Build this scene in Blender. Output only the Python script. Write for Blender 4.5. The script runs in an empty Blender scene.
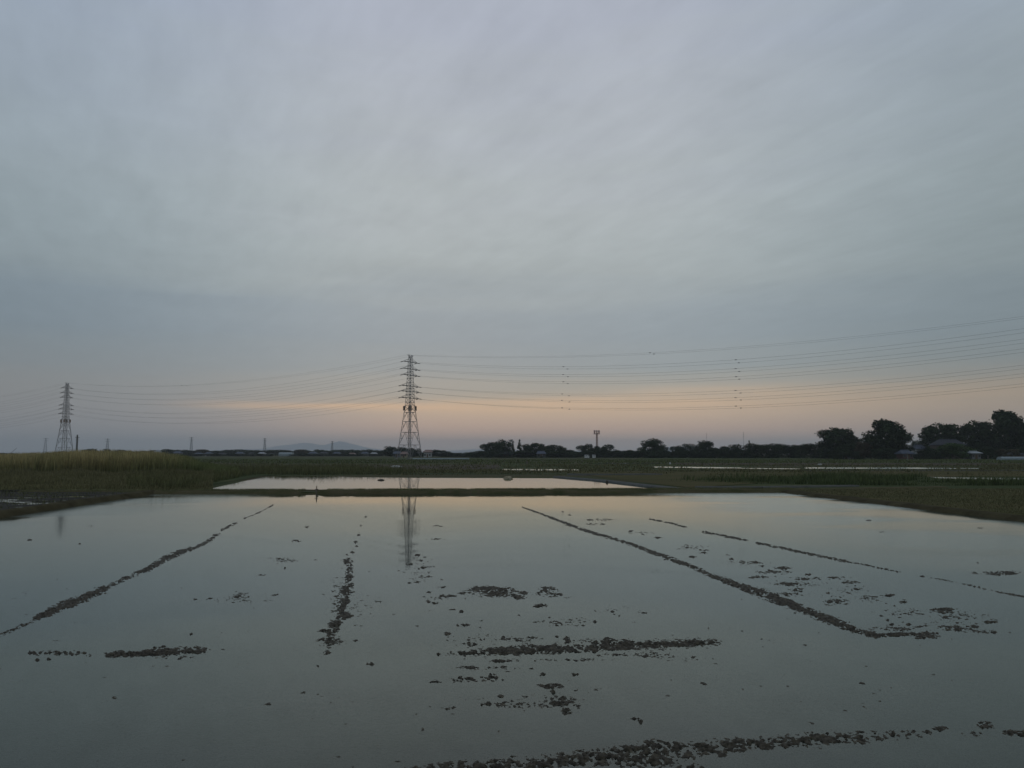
import bpy, math, random
import numpy as np
from mathutils import Vector, Matrix

random.seed(7)
rng = np.random.default_rng(11)
R = math.radians
scene = bpy.context.scene
COL = scene.collection

# ------------------------------------------------------------------ camera
CAM_H, F, PITCH = 2.8, 796.4, R(4.96)
cam = bpy.data.cameras.new('camera'); cam.lens = 28; cam.sensor_width = 36
cam.clip_start = 0.1; cam.clip_end = 60000
camo = bpy.data.objects.new('camera', cam); COL.objects.link(camo)
camo.location = (0, 0, CAM_H); camo.rotation_euler = (R(90) + PITCH, 0, 0)
scene.camera = camo
cp, sp = math.cos(PITCH), math.sin(PITCH)

def ray(px, py):
    a, b = (px - 512) / F, (384 - py) / F
    return a, cp - b * sp, sp + b * cp          # x, y, z

def G(px, py, z=0.0):                            # where a pixel meets the level z
    x, y, w = ray(px, py)
    t = (z - CAM_H) / w
    return (x * t, y * t)

def at(px, py, Y):                               # the point a pixel shows at distance Y
    x, y, w = ray(px, py)
    t = Y / y
    return (x * t, Y, CAM_H + w * t)

def uv_of(X, Y, z=0.0):
    zc = Y * cp + (z - CAM_H) * sp
    yc = -Y * sp + (z - CAM_H) * cp
    return 512 + F * X / zc, 384 - F * yc / zc

# ------------------------------------------------------------------ objects
def tag(o, label=None, cat=None, group=None, kind=None):
    if label: o['label'] = label
    if cat: o['category'] = cat
    if group: o['group'] = group
    if kind: o['kind'] = kind
    return o

def empty(name, loc, rz=0.0, **k):
    o = bpy.data.objects.new(name, None); COL.objects.link(o)
    o.location = loc; o.rotation_euler = (0, 0, rz); o.empty_display_size = .3
    return tag(o, **k)

def mesh_obj(name, v, f, mat, parent=None, smooth=False, **k):
    me = bpy.data.meshes.new(name)
    me.from_pydata([tuple(p) for p in v], [], f)
    me.materials.append(mat)
    if smooth: me.polygons.foreach_set('use_smooth', [True] * len(me.polygons))
    me.update()
    o = bpy.data.objects.new(name, me); COL.objects.link(o)
    if parent: o.parent = parent
    return tag(o, **k)

def np_mesh(name, V, Q, mat, parent=None, smooth=False, tint=None, **k):
    """V (n,3) float, Q (m,4) int; fast path for big meshes"""
    me = bpy.data.meshes.new(name)
    V = np.asarray(V, np.float32); Q = np.asarray(Q, np.int32)
    me.vertices.add(len(V)); me.vertices.foreach_set('co', V.ravel())
    n = Q.shape[1]
    me.loops.add(Q.size); me.loops.foreach_set('vertex_index', Q.ravel())
    me.polygons.add(len(Q))
    me.polygons.foreach_set('loop_start', np.arange(0, Q.size, n, dtype=np.int32))
    me.polygons.foreach_set('loop_total', np.full(len(Q), n, np.int32))
    if smooth: me.polygons.foreach_set('use_smooth', np.ones(len(Q), bool))
    me.materials.append(mat)
    if tint is not None:
        at_ = me.color_attributes.new('tint', 'FLOAT_COLOR', 'POINT')
        c = np.ones((len(V), 4), np.float32); c[:, :3] = tint
        at_.data.foreach_set('color', c.ravel())
    me.update(calc_edges=True); me.validate()
    o = bpy.data.objects.new(name, me); COL.objects.link(o)
    if parent: o.parent = parent
    return tag(o, **k)

def copy_tree(o, parent=None):
    c = o.copy(); COL.objects.link(c)
    if parent: c.parent = parent
    for ch in o.children: copy_tree(ch, c)
    return c

class MB:                                        # collects simple shapes into one mesh
    def __init__(s): s.v, s.f = [], []
    def box(s, x0, x1, y0, y1, z0, z1):
        n = len(s.v)
        s.v += [(x0,y0,z0),(x1,y0,z0),(x1,y1,z0),(x0,y1,z0),(x0,y0,z1),(x1,y0,z1),(x1,y1,z1),(x0,y1,z1)]
        s.f += [tuple(n+i for i in q) for q in ((3,2,1,0),(4,5,6,7),(0,1,5,4),(1,2,6,5),(2,3,7,6),(3,0,4,7))]
        return s
    def bar(s, a, b, r0, r1=None, n=4):
        r1 = r0 if r1 is None else r1
        a, b = Vector(a), Vector(b); d = (b - a).normalized()
        u = d.orthogonal().normalized(); w = d.cross(u); k = len(s.v)
        for p, r in ((a, r0), (b, r1)):
            for i in range(n):
                t = 2 * math.pi * (i + .5) / n
                s.v.append(tuple(p + u * math.cos(t) * r + w * math.sin(t) * r))
        for i in range(n):
            j = (i + 1) % n
            s.f.append((k+i, k+j, k+n+j, k+n+i))
        s.f.append(tuple(k+i for i in reversed(range(n)))); s.f.append(tuple(k+n+i for i in range(n)))
        return s
    def tube(s, pts, r, n=4):
        pts = [Vector(p) for p in pts]; k0 = len(s.v)
        for i, p in enumerate(pts):
            d = (pts[min(i+1, len(pts)-1)] - pts[max(i-1, 0)]).normalized()
            u = d.cross(Vector((0, 0, 1))); u = u.normalized() if u.length > 1e-3 else Vector((1, 0, 0))
            w = u.cross(d); rr = r[i] if isinstance(r, (list, tuple)) else r
            for j in range(n):
                t = 2 * math.pi * (j + .5) / n
                s.v.append(tuple(p + u * math.cos(t) * rr + w * math.sin(t) * rr))
        for i in range(len(pts) - 1):
            for j in range(n):
                jj = (j + 1) % n
                s.f.append((k0+i*n+j, k0+i*n+jj, k0+(i+1)*n+jj, k0+(i+1)*n+j))
        s.f.append(tuple(k0+j for j in reversed(range(n))))
        e = k0 + (len(pts) - 1) * n; s.f.append(tuple(e+j for j in range(n)))
        return s
    def prism(s, prof, y0, y1):                  # profile in x,z pushed along y
        k = len(s.v); n = len(prof)
        s.v += [(x, y0, z) for x, z in prof] + [(x, y1, z) for x, z in prof]
        for i in range(n):
            j = (i + 1) % n; s.f.append((k+i, k+j, k+n+j, k+n+i))
        s.f.append(tuple(k+i for i in reversed(range(n)))); s.f.append(tuple(k+n+i for i in range(n)))
        return s
    def build(s, name, mat, parent=None, **k): return mesh_obj(name, s.v, s.f, mat, parent, **k)

# ------------------------------------------------------------------ noise
def hash2(ix, iy, seed):
    h = (ix.astype(np.int64) * 374761393 + iy.astype(np.int64) * 668265263 + seed * 2147483647) & 0xffffffff
    h = ((h ^ (h >> 13)) * 1274126177) & 0xffffffff
    h = (h ^ (h >> 16)) & 0xffffffff
    return h.astype(np.float64) / 4294967295.0

def vnoise(x, y, seed=0):
    ix, iy = np.floor(x), np.floor(y); fx, fy = x - ix, y - iy
    fx = fx * fx * (3 - 2 * fx); fy = fy * fy * (3 - 2 * fy)
    a = hash2(ix, iy, seed); b = hash2(ix + 1, iy, seed); c = hash2(ix, iy + 1, seed); d = hash2(ix + 1, iy + 1, seed)
    return (a + (b - a) * fx) * (1 - fy) + (c + (d - c) * fx) * fy

def fbm(x, y, seed=0, o=3):
    s, a, t = 0, 1, 0
    for i in range(o):
        s = s + a * vnoise(x, y, seed + i * 17); t += a; a *= .5
        x, y = x * 2.03 + 5.1, y * 2.03 + 3.7
    return s / t

# ------------------------------------------------------------------ materials
def new_mat(name):
    m = bpy.data.materials.new(name); m.use_nodes = True
    nt = m.node_tree; nt.nodes.clear()
    return m, nt

def N(nt, t, **k):
    n = nt.nodes.new(t)
    for a, b in k.items():
        if a.startswith('i_'): n.inputs[a[2:].replace('_', ' ')].default_value = b
        else: setattr(n, a, b)
    return n

def principled(nt, rough=.8, spec=.2, **k):
    b = N(nt, 'ShaderNodeBsdfPrincipled'); b.inputs['Roughness'].default_value = rough
    b.inputs['Specular IOR Level'].default_value = spec
    o = N(nt, 'ShaderNodeOutputMaterial'); nt.links.new(b.outputs[0], o.inputs[0])
    return b

def ramp(nt, fac, stops):
    r = N(nt, 'ShaderNodeValToRGB'); nt.links.new(fac, r.inputs[0])
    el = r.color_ramp.elements
    while len(el) > 1: el.remove(el[-1])
    el[0].position = stops[0][0]; el[0].color = (*stops[0][1], 1)
    for p, c in stops[1:]:
        e = el.new(p); e.color = (*c, 1)
    return r.outputs[0]

def noise_mat(name, stops, scale, stretch=(1, 1, 1), rough=.95, spec=.03, bump=0, bscale=None, detail=5, world=True, attr=False):
    m, nt = new_mat(name); b = principled(nt, rough, spec)
    if world: src = N(nt, 'ShaderNodeNewGeometry').outputs['Position']
    else: src = N(nt, 'ShaderNodeTexCoord').outputs['Object']
    mp = N(nt, 'ShaderNodeMapping'); mp.inputs['Scale'].default_value = stretch
    nt.links.new(src, mp.inputs[0])
    n = N(nt, 'ShaderNodeTexNoise'); n.inputs['Scale'].default_value = scale; n.inputs['Detail'].default_value = detail
    n.inputs['Roughness'].default_value = .62
    nt.links.new(mp.outputs[0], n.inputs['Vector'])
    c = ramp(nt, n.outputs[0], stops)
    if attr:
        a = N(nt, 'ShaderNodeVertexColor'); a.layer_name = 'tint'
        mx = N(nt, 'ShaderNodeMix', data_type='RGBA', blend_type='MULTIPLY'); mx.inputs[0].default_value = 1
        nt.links.new(c, mx.inputs[6]); nt.links.new(a.outputs[0], mx.inputs[7]); c = mx.outputs[2]
    nt.links.new(c, b.inputs['Base Color'])
    if bump:
        n2 = N(nt, 'ShaderNodeTexNoise'); n2.inputs['Scale'].default_value = bscale or scale * 4; n2.inputs['Detail'].default_value = 4
        nt.links.new(src, n2.inputs['Vector'])
        bp = N(nt, 'ShaderNodeBump'); bp.inputs['Strength'].default_value = bump; bp.inputs['Distance'].default_value = .05
        nt.links.new(n2.outputs[0], bp.inputs['Height']); nt.links.new(bp.outputs[0], b.inputs['Normal'])
    return m

def plain(name, c, rough=.7, spec=.3, metal=0, var=.18, scale=3):
    lo = tuple(x * (1 - var) for x in c); hi = tuple(min(1, x * (1 + var)) for x in c)
    m = noise_mat(name, [(.3, lo), (.7, hi)], scale, rough=rough, spec=spec, world=False)
    m.node_tree.nodes['Principled BSDF'].inputs['Metallic'].default_value = metal
    return m

M = {}
M['ground'] = noise_mat('field_soil', [(.30, (0.043, 0.050, 0.024)), (.45, (0.063, 0.074, 0.031)), (.58, (0.085, 0.074, 0.043)), (.72, (0.093, 0.083, 0.051))], .05, (.25, 1.6, 1), bump=.6, bscale=4)
M['green'] = noise_mat('young_grass', [(.32, (0.044, 0.056, 0.023)), (.5, (0.062, 0.077, 0.032)), (.68, (0.086, 0.088, 0.041))], .08, (.3, 1.5, 1), bump=.6, bscale=5)
M['olive'] = noise_mat('olive_grass', [(.32, (0.069, 0.066, 0.026)), (.5, (0.091, 0.082, 0.035)), (.7, (0.117, 0.088, 0.045))], .18, (.35, 1.2, 1), bump=.7, bscale=6)
M['brown'] = noise_mat('bare_soil', [(.32, (0.061, 0.050, 0.037)), (.5, (0.086, 0.070, 0.054)), (.7, (0.108, 0.090, 0.070))], .12, (.3, 1.4, 1), bump=.7, bscale=3)
M['dark_soil'] = noise_mat('wet_soil', [(.32, (0.014, 0.011, 0.006)), (.5, (0.020, 0.016, 0.009)), (.7, (0.029, 0.023, 0.013))], .5, (.6, 1.4, 1), rough=.75, spec=.10, bump=.7, bscale=7)
M['bund'] = noise_mat('bank_earth', [(.30, (0.053, 0.059, 0.024)), (.46, (0.084, 0.077, 0.037)), (.62, (0.105, 0.087, 0.050)), (.75, (0.074, 0.090, 0.031))], 1.3, (.6, .9, 1), bump=.8, bscale=9)
M['bank_brown'] = noise_mat('bank_brown_earth', [(.3, (0.043, 0.036, 0.019)), (.5, (0.062, 0.053, 0.029)), (.7, (0.081, 0.070, 0.038))], 1.2, (.8, .8, 1), bump=.8, bscale=9)
M['mud'] = noise_mat('paddy_mud', [(.32, (.034, .028, .019)), (.5, (.070, .058, .040)), (.66, (.125, .105, .070))], 14, rough=.65, spec=.2, bump=1.0, bscale=40)
def depth_fade(m):                                     # water's dimming painted into the mud: colour fades to grey-green with depth
    nt = m.node_tree; b = nt.nodes['Principled BSDF']; L = nt.links.new; old = b.inputs['Base Color'].links[0].from_socket
    g = N(nt, 'ShaderNodeNewGeometry'); sp = N(nt, 'ShaderNodeSeparateXYZ'); L(g.outputs['Position'], sp.inputs[0])
    r = N(nt, 'ShaderNodeMapRange'); L(sp.outputs[2], r.inputs[0])
    for i, w in zip((1, 2, 3, 4), (-.026, .001, 1, 0)): r.inputs[i].default_value = w
    mx = N(nt, 'ShaderNodeMix', data_type='RGBA'); L(r.outputs[0], mx.inputs[0]); L(old, mx.inputs[6]); mx.inputs[7].default_value = (.040, .054, .043, 1)
    L(mx.outputs[2], b.inputs['Base Color'])
depth_fade(M['mud'])
M['blade'] = noise_mat('grass_blades', [(.3, (.65, .65, .65)), (.7, (1.15, 1.15, 1.15))], .9, rough=.8, attr=True)
M['asphalt'] = noise_mat('asphalt', [(.3, (.045, .045, .046)), (.7, (.062, .062, .062))], 30, bump=.4)
M['paint'] = noise_mat('road_paint', [(.3, (.6, .6, .58)), (.6, (.78, .78, .76))], 6)
M['concrete'] = noise_mat('channel_concrete', [(.3, (.15, .15, .14)), (.7, (.22, .22, .21))], 2, (.3, 1, 1))
M['steel'] = plain('galvanised_steel', (.26, .25, .25), rough=.55, metal=.3)
M['steel_far'] = plain('painted_steel', (.17, .18, .20), rough=.6)
M['rust'] = plain('reddish_panel', (.30, .22, .17), rough=.7)
M['porcelain'] = plain('brown_porcelain', (.12, .09, .08), rough=.3, spec=.5)
M['cable'] = plain('aluminium_cable', (.10, .10, .11), rough=.6)
M['mast_red'] = plain('red_white_mast', (.42, .27, .24), rough=.6)
M['bark'] = plain('bark', (.075, .060, .046), rough=.9, scale=6)
M['leaf_dark'] = noise_mat('evergreen_leaves', [(.3, (.018, .028, .014)), (.5, (.032, .048, .022)), (.72, (.055, .076, .032))], .28, world=True, rough=.9, attr=True)
M['leaf_green'] = noise_mat('fresh_leaves', [(.3, (.040, .068, .022)), (.5, (.060, .100, .032)), (.72, (.085, .125, .045))], .5, world=True, rough=.8, attr=True)
M['leaf_warm'] = noise_mat('bronze_leaves', [(.3, (.050, .046, .026)), (.5, (.075, .066, .036)), (.72, (.105, .088, .050))], .5, world=True, rough=.8, attr=True)
M['wall_w'] = plain('white_wall', (.40, .40, .40)); M['wall_g'] = plain('grey_wall', (.16, .165, .175)); M['wall_b'] = plain('brown_wall', (.10, .075, .055))
M['wall_y'] = plain('cream_wall', (.36, .31, .22)); M['wall_r'] = plain('dark_red_wall', (.09, .045, .04))
M['roof_b'] = plain('blue_grey_tiles', (.10, .115, .15), rough=.8, spec=.1); M['roof_k'] = plain('dark_tiles', (.05, .053, .062), rough=.8, spec=.1)
M['roof_w'] = plain('pale_sheet_roof', (.28, .30, .32), rough=.5); M['roof_r'] = plain('pinkish_roof', (.22, .14, .12))
M['glass'] = plain('dark_glass', (.04, .045, .05), rough=.1, spec=.6); M['door'] = plain('door_wood', (.12, .08, .05))
M['vinyl'] = plain('greenhouse_vinyl', (.27, .32, .34), rough=.6, spec=.2)
M['white'] = plain('white_paint', (.78, .78, .77), rough=.35); M['tyre'] = plain('rubber', (.02, .02, .02)); M['lamp'] = plain('lamp_lens', (.5, .5, .48), rough=.15, spec=.6)
M['plastic'] = plain('white_plastic_sheet', (.45, .45, .44), rough=.45); M['straw'] = plain('dry_straw', (.34, .29, .19)); M['wood'] = plain('weathered_wood', (.16, .13, .10))
M['mount'] = plain('haze_tinted_slopes', (.20, .23, .26), rough=1, scale=.002)  # distance haze put into the base colour, paler and bluer than woodland

def water_mat(name, turbid=(.030, .040, .032), clear=.80, rough=.02, bump=.0016, ruffle=.0):
    m, nt = new_mat(name); L = nt.links.new
    out = N(nt, 'ShaderNodeOutputMaterial')
    geo = N(nt, 'ShaderNodeNewGeometry')
    def nz(scale, st, det=3):
        mp = N(nt, 'ShaderNodeMapping'); mp.inputs['Scale'].default_value = st; L(geo.outputs['Position'], mp.inputs[0])
        n = N(nt, 'ShaderNodeTexNoise'); n.inputs['Scale'].default_value = scale; n.inputs['Detail'].default_value = det
        L(mp.outputs[0], n.inputs['Vector']); return n.outputs[0]
    rip = nz(2.2, (1, 1.5, 1), 3)
    patch = nz(.10, (.6, 1.2, 1), 3)
    pr = N(nt, 'ShaderNodeMapRange'); L(patch, pr.inputs[0]); pr.inputs[1].default_value = .4; pr.inputs[2].default_value = .65
    pr.inputs[3].default_value = .25; pr.inputs[4].default_value = 1.0
    mu = N(nt, 'ShaderNodeMath', operation='MULTIPLY'); L(rip, mu.inputs[0]); L(pr.outputs[0], mu.inputs[1])
    bp = N(nt, 'ShaderNodeBump'); bp.inputs['Strength'].default_value = 1; bp.inputs['Distance'].default_value = bump
    L(mu.outputs[0], bp.inputs['Height'])
    sx = N(nt, 'ShaderNodeSeparateXYZ'); L(geo.outputs['Position'], sx.inputs[0])
    def rng_(v, a, b, c, d):
        q = N(nt, 'ShaderNodeMapRange'); q.interpolation_type = 'SMOOTHSTEP'; L(v, q.inputs[0])
        for i, w in zip((1, 2, 3, 4), (a, b, c, d)): q.inputs[i].default_value = w
        return q.outputs[0]
    ed = N(nt, 'ShaderNodeMath', operation='MAXIMUM'); L(rng_(sx.outputs[0], 5, 13, 0, 1), ed.inputs[0]); L(rng_(sx.outputs[0], -13, -20, 0, .7), ed.inputs[1])
    em = N(nt, 'ShaderNodeMath', operation='MULTIPLY'); L(ed.outputs[0], em.inputs[0]); L(rng_(nz(.16, (.5, 1.3, 1), 3), .36, .52, .35, 1), em.inputs[1])
    e2 = N(nt, 'ShaderNodeMath', operation='MULTIPLY_ADD'); L(em.outputs[0], e2.inputs[0]); e2.inputs[1].default_value = ruffle; e2.inputs[2].default_value = rough
    fr = N(nt, 'ShaderNodeFresnel'); fr.inputs['IOR'].default_value = 1.333; L(bp.outputs[0], fr.inputs['Normal'])
    gl = N(nt, 'ShaderNodeBsdfGlossy'); gl.inputs['Color'].default_value = (.93, .99, .95, 1); gl.inputs['Roughness'].default_value = rough
    L(e2.outputs[0], gl.inputs['Roughness'])
    L(bp.outputs[0], gl.inputs['Normal'])
    df = N(nt, 'ShaderNodeBsdfDiffuse')
    tn = nz(.28, (.45, 1, 1), 5)
    c = ramp(nt, tn, [(.3, tuple(x * .45 for x in turbid)), (.7, tuple(x * 1.9 for x in turbid))]); L(c, df.inputs['Color'])
    tr = N(nt, 'ShaderNodeBsdfTransparent'); tr.inputs['Color'].default_value = (.88, .88, .84, 1)
    m1 = N(nt, 'ShaderNodeMixShader'); m1.inputs[0].default_value = clear; L(df.outputs[0], m1.inputs[1]); L(tr.outputs[0], m1.inputs[2])
    m2 = N(nt, 'ShaderNodeMixShader'); L(fr.outputs[0], m2.inputs[0]); L(m1.outputs[0], m2.inputs[1]); L(gl.outputs[0], m2.inputs[2])
    L(m2.outputs[0], out.inputs[0])
    return m
M['water'] = water_mat('paddy_water', ruffle=.17)
M['water_ruffled'] = water_mat('ruffled_water', clear=.0, rough=.15, bump=.004)
M['water_far'] = water_mat('far_paddy_water', clear=.0, bump=.0016)

# ------------------------------------------------------------------ sky and light
SUN_EL, SUN_AZ = R(2.0), R(-6)                     # low, just left of straight ahead, behind the cloud
world = bpy.data.worlds.new('World'); scene.world = world; world.use_nodes = True
nt = world.node_tree; nt.nodes.clear(); L = nt.links.new
wout = N(nt, 'ShaderNodeOutputWorld'); bg = N(nt, 'ShaderNodeBackground'); L(bg.outputs[0], wout.inputs[0])
tc = N(nt, 'ShaderNodeTexCoord'); sep = N(nt, 'ShaderNodeSeparateXYZ'); L(tc.outputs['Generated'], sep.inputs[0])

def mth(op, a, b=None, c=None, clamp=False):
    n = N(nt, 'ShaderNodeMath', operation=op); n.use_clamp = clamp
    for i, v in enumerate((a, b, c)):
        if v is None: continue
        if isinstance(v, (int, float)): n.inputs[i].default_value = v
        else: L(v, n.inputs[i])
    return n.outputs[0]
def mrange(v, a, b, c=0, d=1, smooth=True):
    n = N(nt, 'ShaderNodeMapRange'); n.interpolation_type = 'SMOOTHSTEP' if smooth else 'LINEAR'
    L(v, n.inputs[0])
    for i, q in zip((1, 2, 3, 4), (a, b, c, d)): n.inputs[i].default_value = q
    return n.outputs[0]
def comb(x, y, z=0.0):
    n = N(nt, 'ShaderNodeCombineXYZ')
    for i, v in enumerate((x, y, z)):
        if isinstance(v, (int, float)): n.inputs[i].default_value = v
        else: L(v, n.inputs[i])
    return n.outputs[0]
def wnoise(vec, scale, det=4, rough=.5, dist=0):
    n = N(nt, 'ShaderNodeTexNoise'); n.inputs['Scale'].default_value = scale; n.inputs['Detail'].default_value = det
    n.inputs['Roughness'].default_value = rough; n.inputs['Distortion'].default_value = dist
    L(vec, n.inputs['Vector']); return n.outputs[0]
def mixc(f, a, b, mode='MIX'):
    n = N(nt, 'ShaderNodeMix', data_type='RGBA', blend_type=mode)
    if isinstance(f, (int, float)): n.inputs[0].default_value = f
    else: L(f, n.inputs[0])
    for i, v in ((6, a), (7, b)):
        if isinstance(v, tuple): n.inputs[i].default_value = (*v, 1)
        else: L(v, n.inputs[i])
    return n.outputs[2]
def s2l(r, g, b):
    return tuple((c / 255 / 12.92) if c / 255 <= .04045 else ((c / 255 + .055) / 1.055) ** 2.4 for c in (r, g, b))

X, Yv, Z = sep.outputs
Zp = mth('MAXIMUM', Z, 0.0)
azi = mth('ARCTAN2', X, Yv)                        # 0 straight ahead, + to the right
band_n = wnoise(comb(mth('MULTIPLY', azi, 1.3), mth('MULTIPLY', Zp, 16)), 1.6, 4, .5, .3)     # long soft bands
Zw = mth('ADD', Zp, mth('MULTIPLY', mth('SUBTRACT', band_n, .5), mrange(Zp, 0, .25, .012, .115)))
deck = ramp(nt, Zw, [
    (.000, s2l(200, 184, 176)), (.012, s2l(214, 186, 168)), (.029, s2l(220, 187, 163)), (.048, s2l(213, 187, 160)), (.062, s2l(193, 178, 157)),
    (.079, s2l(174, 170, 159)), (.105, s2l(156, 163, 164)), (.141, s2l(151, 161, 167)), (.170, s2l(154, 164, 170)),
    (.212, s2l(166, 174, 176)), (.247, s2l(171, 179, 181)), (.302, s2l(175, 182, 185)), (.41, s2l(174, 180, 188)), (.50, s2l(172, 178, 191)),
    (.75, s2l(160, 168, 180)), (1.0, s2l(150, 160, 174))])
# thin high cloud seen in perspective: mottling on a flat deck
inv = mth('DIVIDE', 1.0, mth('ADD', Zp, .06))
px_, py_ = mth('MULTIPLY', X, inv), mth('MULTIPLY', Yv, inv)
mott = wnoise(comb(px_, mth('MULTIPLY', py_, 1.0)), 3.2, 6, .62, .6)
mott2 = wnoise(comb(mth('ADD', px_, mth('MULTIPLY', py_, .45)), mth('MULTIPLY', py_, .35)), 9, 4, .6, .2)
mm = mth('ADD', mth('MULTIPLY', mth('SUBTRACT', mott, .5), .17), mth('MULTIPLY', mth('SUBTRACT', mott2, .5), .22))
mm = mth('MULTIPLY', mm, mrange(Zp, .05, .3, .25, 1))
gain = mth('ADD', 1.0, mm)
# brightness falls away to both sides: lens vignetting worked into the sky
aaz = mth('ABSOLUTE', azi)
fall = mth('MULTIPLY', mrange(aaz, .15, .62, 0.0, 1.0), mrange(Zp, .12, .5, .34, .20))
gain = mth('MULTIPLY', gain, mth('MULTIPLY', mth('SUBTRACT', 1.07, fall), mrange(aaz, .8, 2.6, 1.0, .8)))
cool = mrange(azi, -.50, -.03, 1.0, 0.0)
lowmask = mrange(Zw, .075, .02, 0, 1)
deck = mixc(mth('MULTIPLY', cool, mrange(Zp, .16, .05, 0, .85)), deck, s2l(154, 161, 166))
deck = mixc(mth('MULTIPLY', mrange(azi, .1, .7, 0, 1), .35), deck, s2l(166, 170, 164))
# the lit gap under the deck: cream-orange streaks
st_n = wnoise(comb(mth('MULTIPLY', azi, 3.0), mth('MULTIPLY', Zp, 60)), 1.2, 4, .55, .4)
ctr = mth('ADD', .0570, mth('ADD', mth('MULTIPLY', mth('MAXIMUM', azi, 0.0), .02), mth('MULTIPLY', mth('SUBTRACT', st_n, .5), .012)))
dz = mth('DIVIDE', mth('SUBTRACT', Zp, ctr), mrange(azi, -.30, .45, .0046, .019))
streak = mth('EXPONENT', mth('MULTIPLY', mth('MULTIPLY', dz, dz), -1.0))
streak = mth('MULTIPLY', streak, mth('MULTIPLY', mrange(azi, -.44, -.30, 0, 1), mrange(azi, .05, .55, 1.0, .45)))
streak = mth('MULTIPLY', streak, mrange(st_n, .3, .7, .55, 1.0))
deck = mixc(mth('MULTIPLY', streak, .8), deck, s2l(236, 198, 158))
ns = N(nt, 'ShaderNodeTexSky', sky_type='NISHITA'); ns.sun_disc = False
ns.sun_elevation = SUN_EL; ns.sun_rotation = SUN_AZ; ns.altitude = 20; ns.dust_density = 2
nish = mixc(1.0, ns.outputs[0], (.05, .05, .05), 'MULTIPLY')
gcol = N(nt, 'ShaderNodeCombineColor')
for i, kk in enumerate((-.07, .02, .09)): L(mth('MULTIPLY', gain, mth('ADD', 1.0, mth('MULTIPLY', mth('MULTIPLY', mrange(aaz, .12, .6, 0.0, 1.0), mrange(Zp, .06, .15, .15, 1.0)), kk))), gcol.inputs[i])
deck = mixc(1.0, deck, gcol.outputs[0], 'MULTIPLY')
sky = mixc(.04, deck, nish)
sky = mixc(mrange(Z, -.02, 0, 1, 0), sky, s2l(90, 92, 92))
L(sky, bg.inputs[0]); bg.inputs[1].default_value = 1.0

sun = bpy.data.lights.new('sun', 'SUN'); sun.energy = .05; sun.angle = R(175); sun.color = (1, .86, .72)
suno = bpy.data.objects.new('sun', sun); COL.objects.link(suno)
sd = Vector((math.sin(SUN_AZ), math.cos(SUN_AZ), math.tan(R(12))))
suno.rotation_euler = sd.to_track_quat('Z', 'Y').to_euler()

# ------------------------------------------------------------------ ground, banks, paddy
GZ = .10
pl0, pl1 = G(0, 517), G(152, 494)
pr0, pr1 = G(1024, 521), G(782, 492.3)
def ext(a, b, y): t = (y - a[1]) / (b[1] - a[1]); return (a[0] + (b[0] - a[0]) * t, y)
NEAR = 4.4
H = [ext(pl0, pl1, NEAR), ext(pr0, pr1, NEAR), pr1, pl1]     # the flooded paddy's corners
S = 15000
mesh_obj('ground', [(-S, -200, GZ), (S, -200, GZ), (S, S, GZ), (-S, S, GZ)] + [(x, y, GZ) for x, y in H] + [(x, y, -.5) for x, y in H],
    [(0, 1, 5, 4), (1, 2, 6, 5), (2, 3, 7, 6), (3, 0, 4, 7), (4, 5, 9, 8), (5, 6, 10, 9), (6, 7, 11, 10), (7, 4, 8, 11)],
    M['ground'], kind='structure')
mesh_obj('paddy_floor', [(x, y, -.11) for x, y in H], [(0, 1, 2, 3)], M['mud'], kind='structure')

def grid_sheet(name, quad, nu, nv, zf, mat, **k):           # quad: 4 world corners (near-left, near-right, far-right, far-left)
    a = np.linspace(0, 1, nu)[None, :]; b = np.linspace(0, 1, nv)[:, None]
    q = [np.array(p) for p in quad]
    x = (q[0][0]*(1-a)+q[1][0]*a)*(1-b) + (q[3][0]*(1-a)+q[2][0]*a)*b
    y = (q[0][1]*(1-a)+q[1][1]*a)*(1-b) + (q[3][1]*(1-a)+q[2][1]*a)*b
    z = zf(x, y, a + 0*b, b + 0*a)
    V = np.stack([x, y, z], -1).reshape(-1, 3)
    i = np.arange(nu*nv).reshape(nv, nu)
    Q = np.stack([i[:-1, :-1], i[:-1, 1:], i[1:, 1:], i[1:, :-1]], -1).reshape(-1, 4)
    return np_mesh(name, V, Q, mat, smooth=True, **k)

# --- mud bed of the flooded paddy, with the ridges and clods that break the surface
vs = [491.0]
while vs[-1] < 905: vs.append(vs[-1] + min(1.1, .22 + (vs[-1] - 491) * .0019))
vs = np.array(vs); us = np.arange(-150, 1176, 1.35)
UU, VV = np.meshgrid(us, vs)
a_, b_ = (UU - 512) / F, (384 - VV) / F
ty = cp - b_ * sp; tz = sp + b_ * cp; t_ = -CAM_H / tz
BX, BY = a_ * t_, ty * t_
E = np.zeros_like(UU)
def stamp(cx, cy, rx, ry, s=1.0, ang=0.0):
    m = (np.abs(UU - cx) < rx * 2.6 + 3) & (np.abs(VV - cy) < ry * 2.6 + 3)
    if not m.any(): return
    dx, dy = UU[m] - cx, VV[m] - cy - (UU[m] - cx) * math.tan(R(ang))
    E[m] = np.maximum(E[m], s * np.exp(-((dx / rx) ** 2 + (dy / ry) ** 2) * .9))
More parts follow.
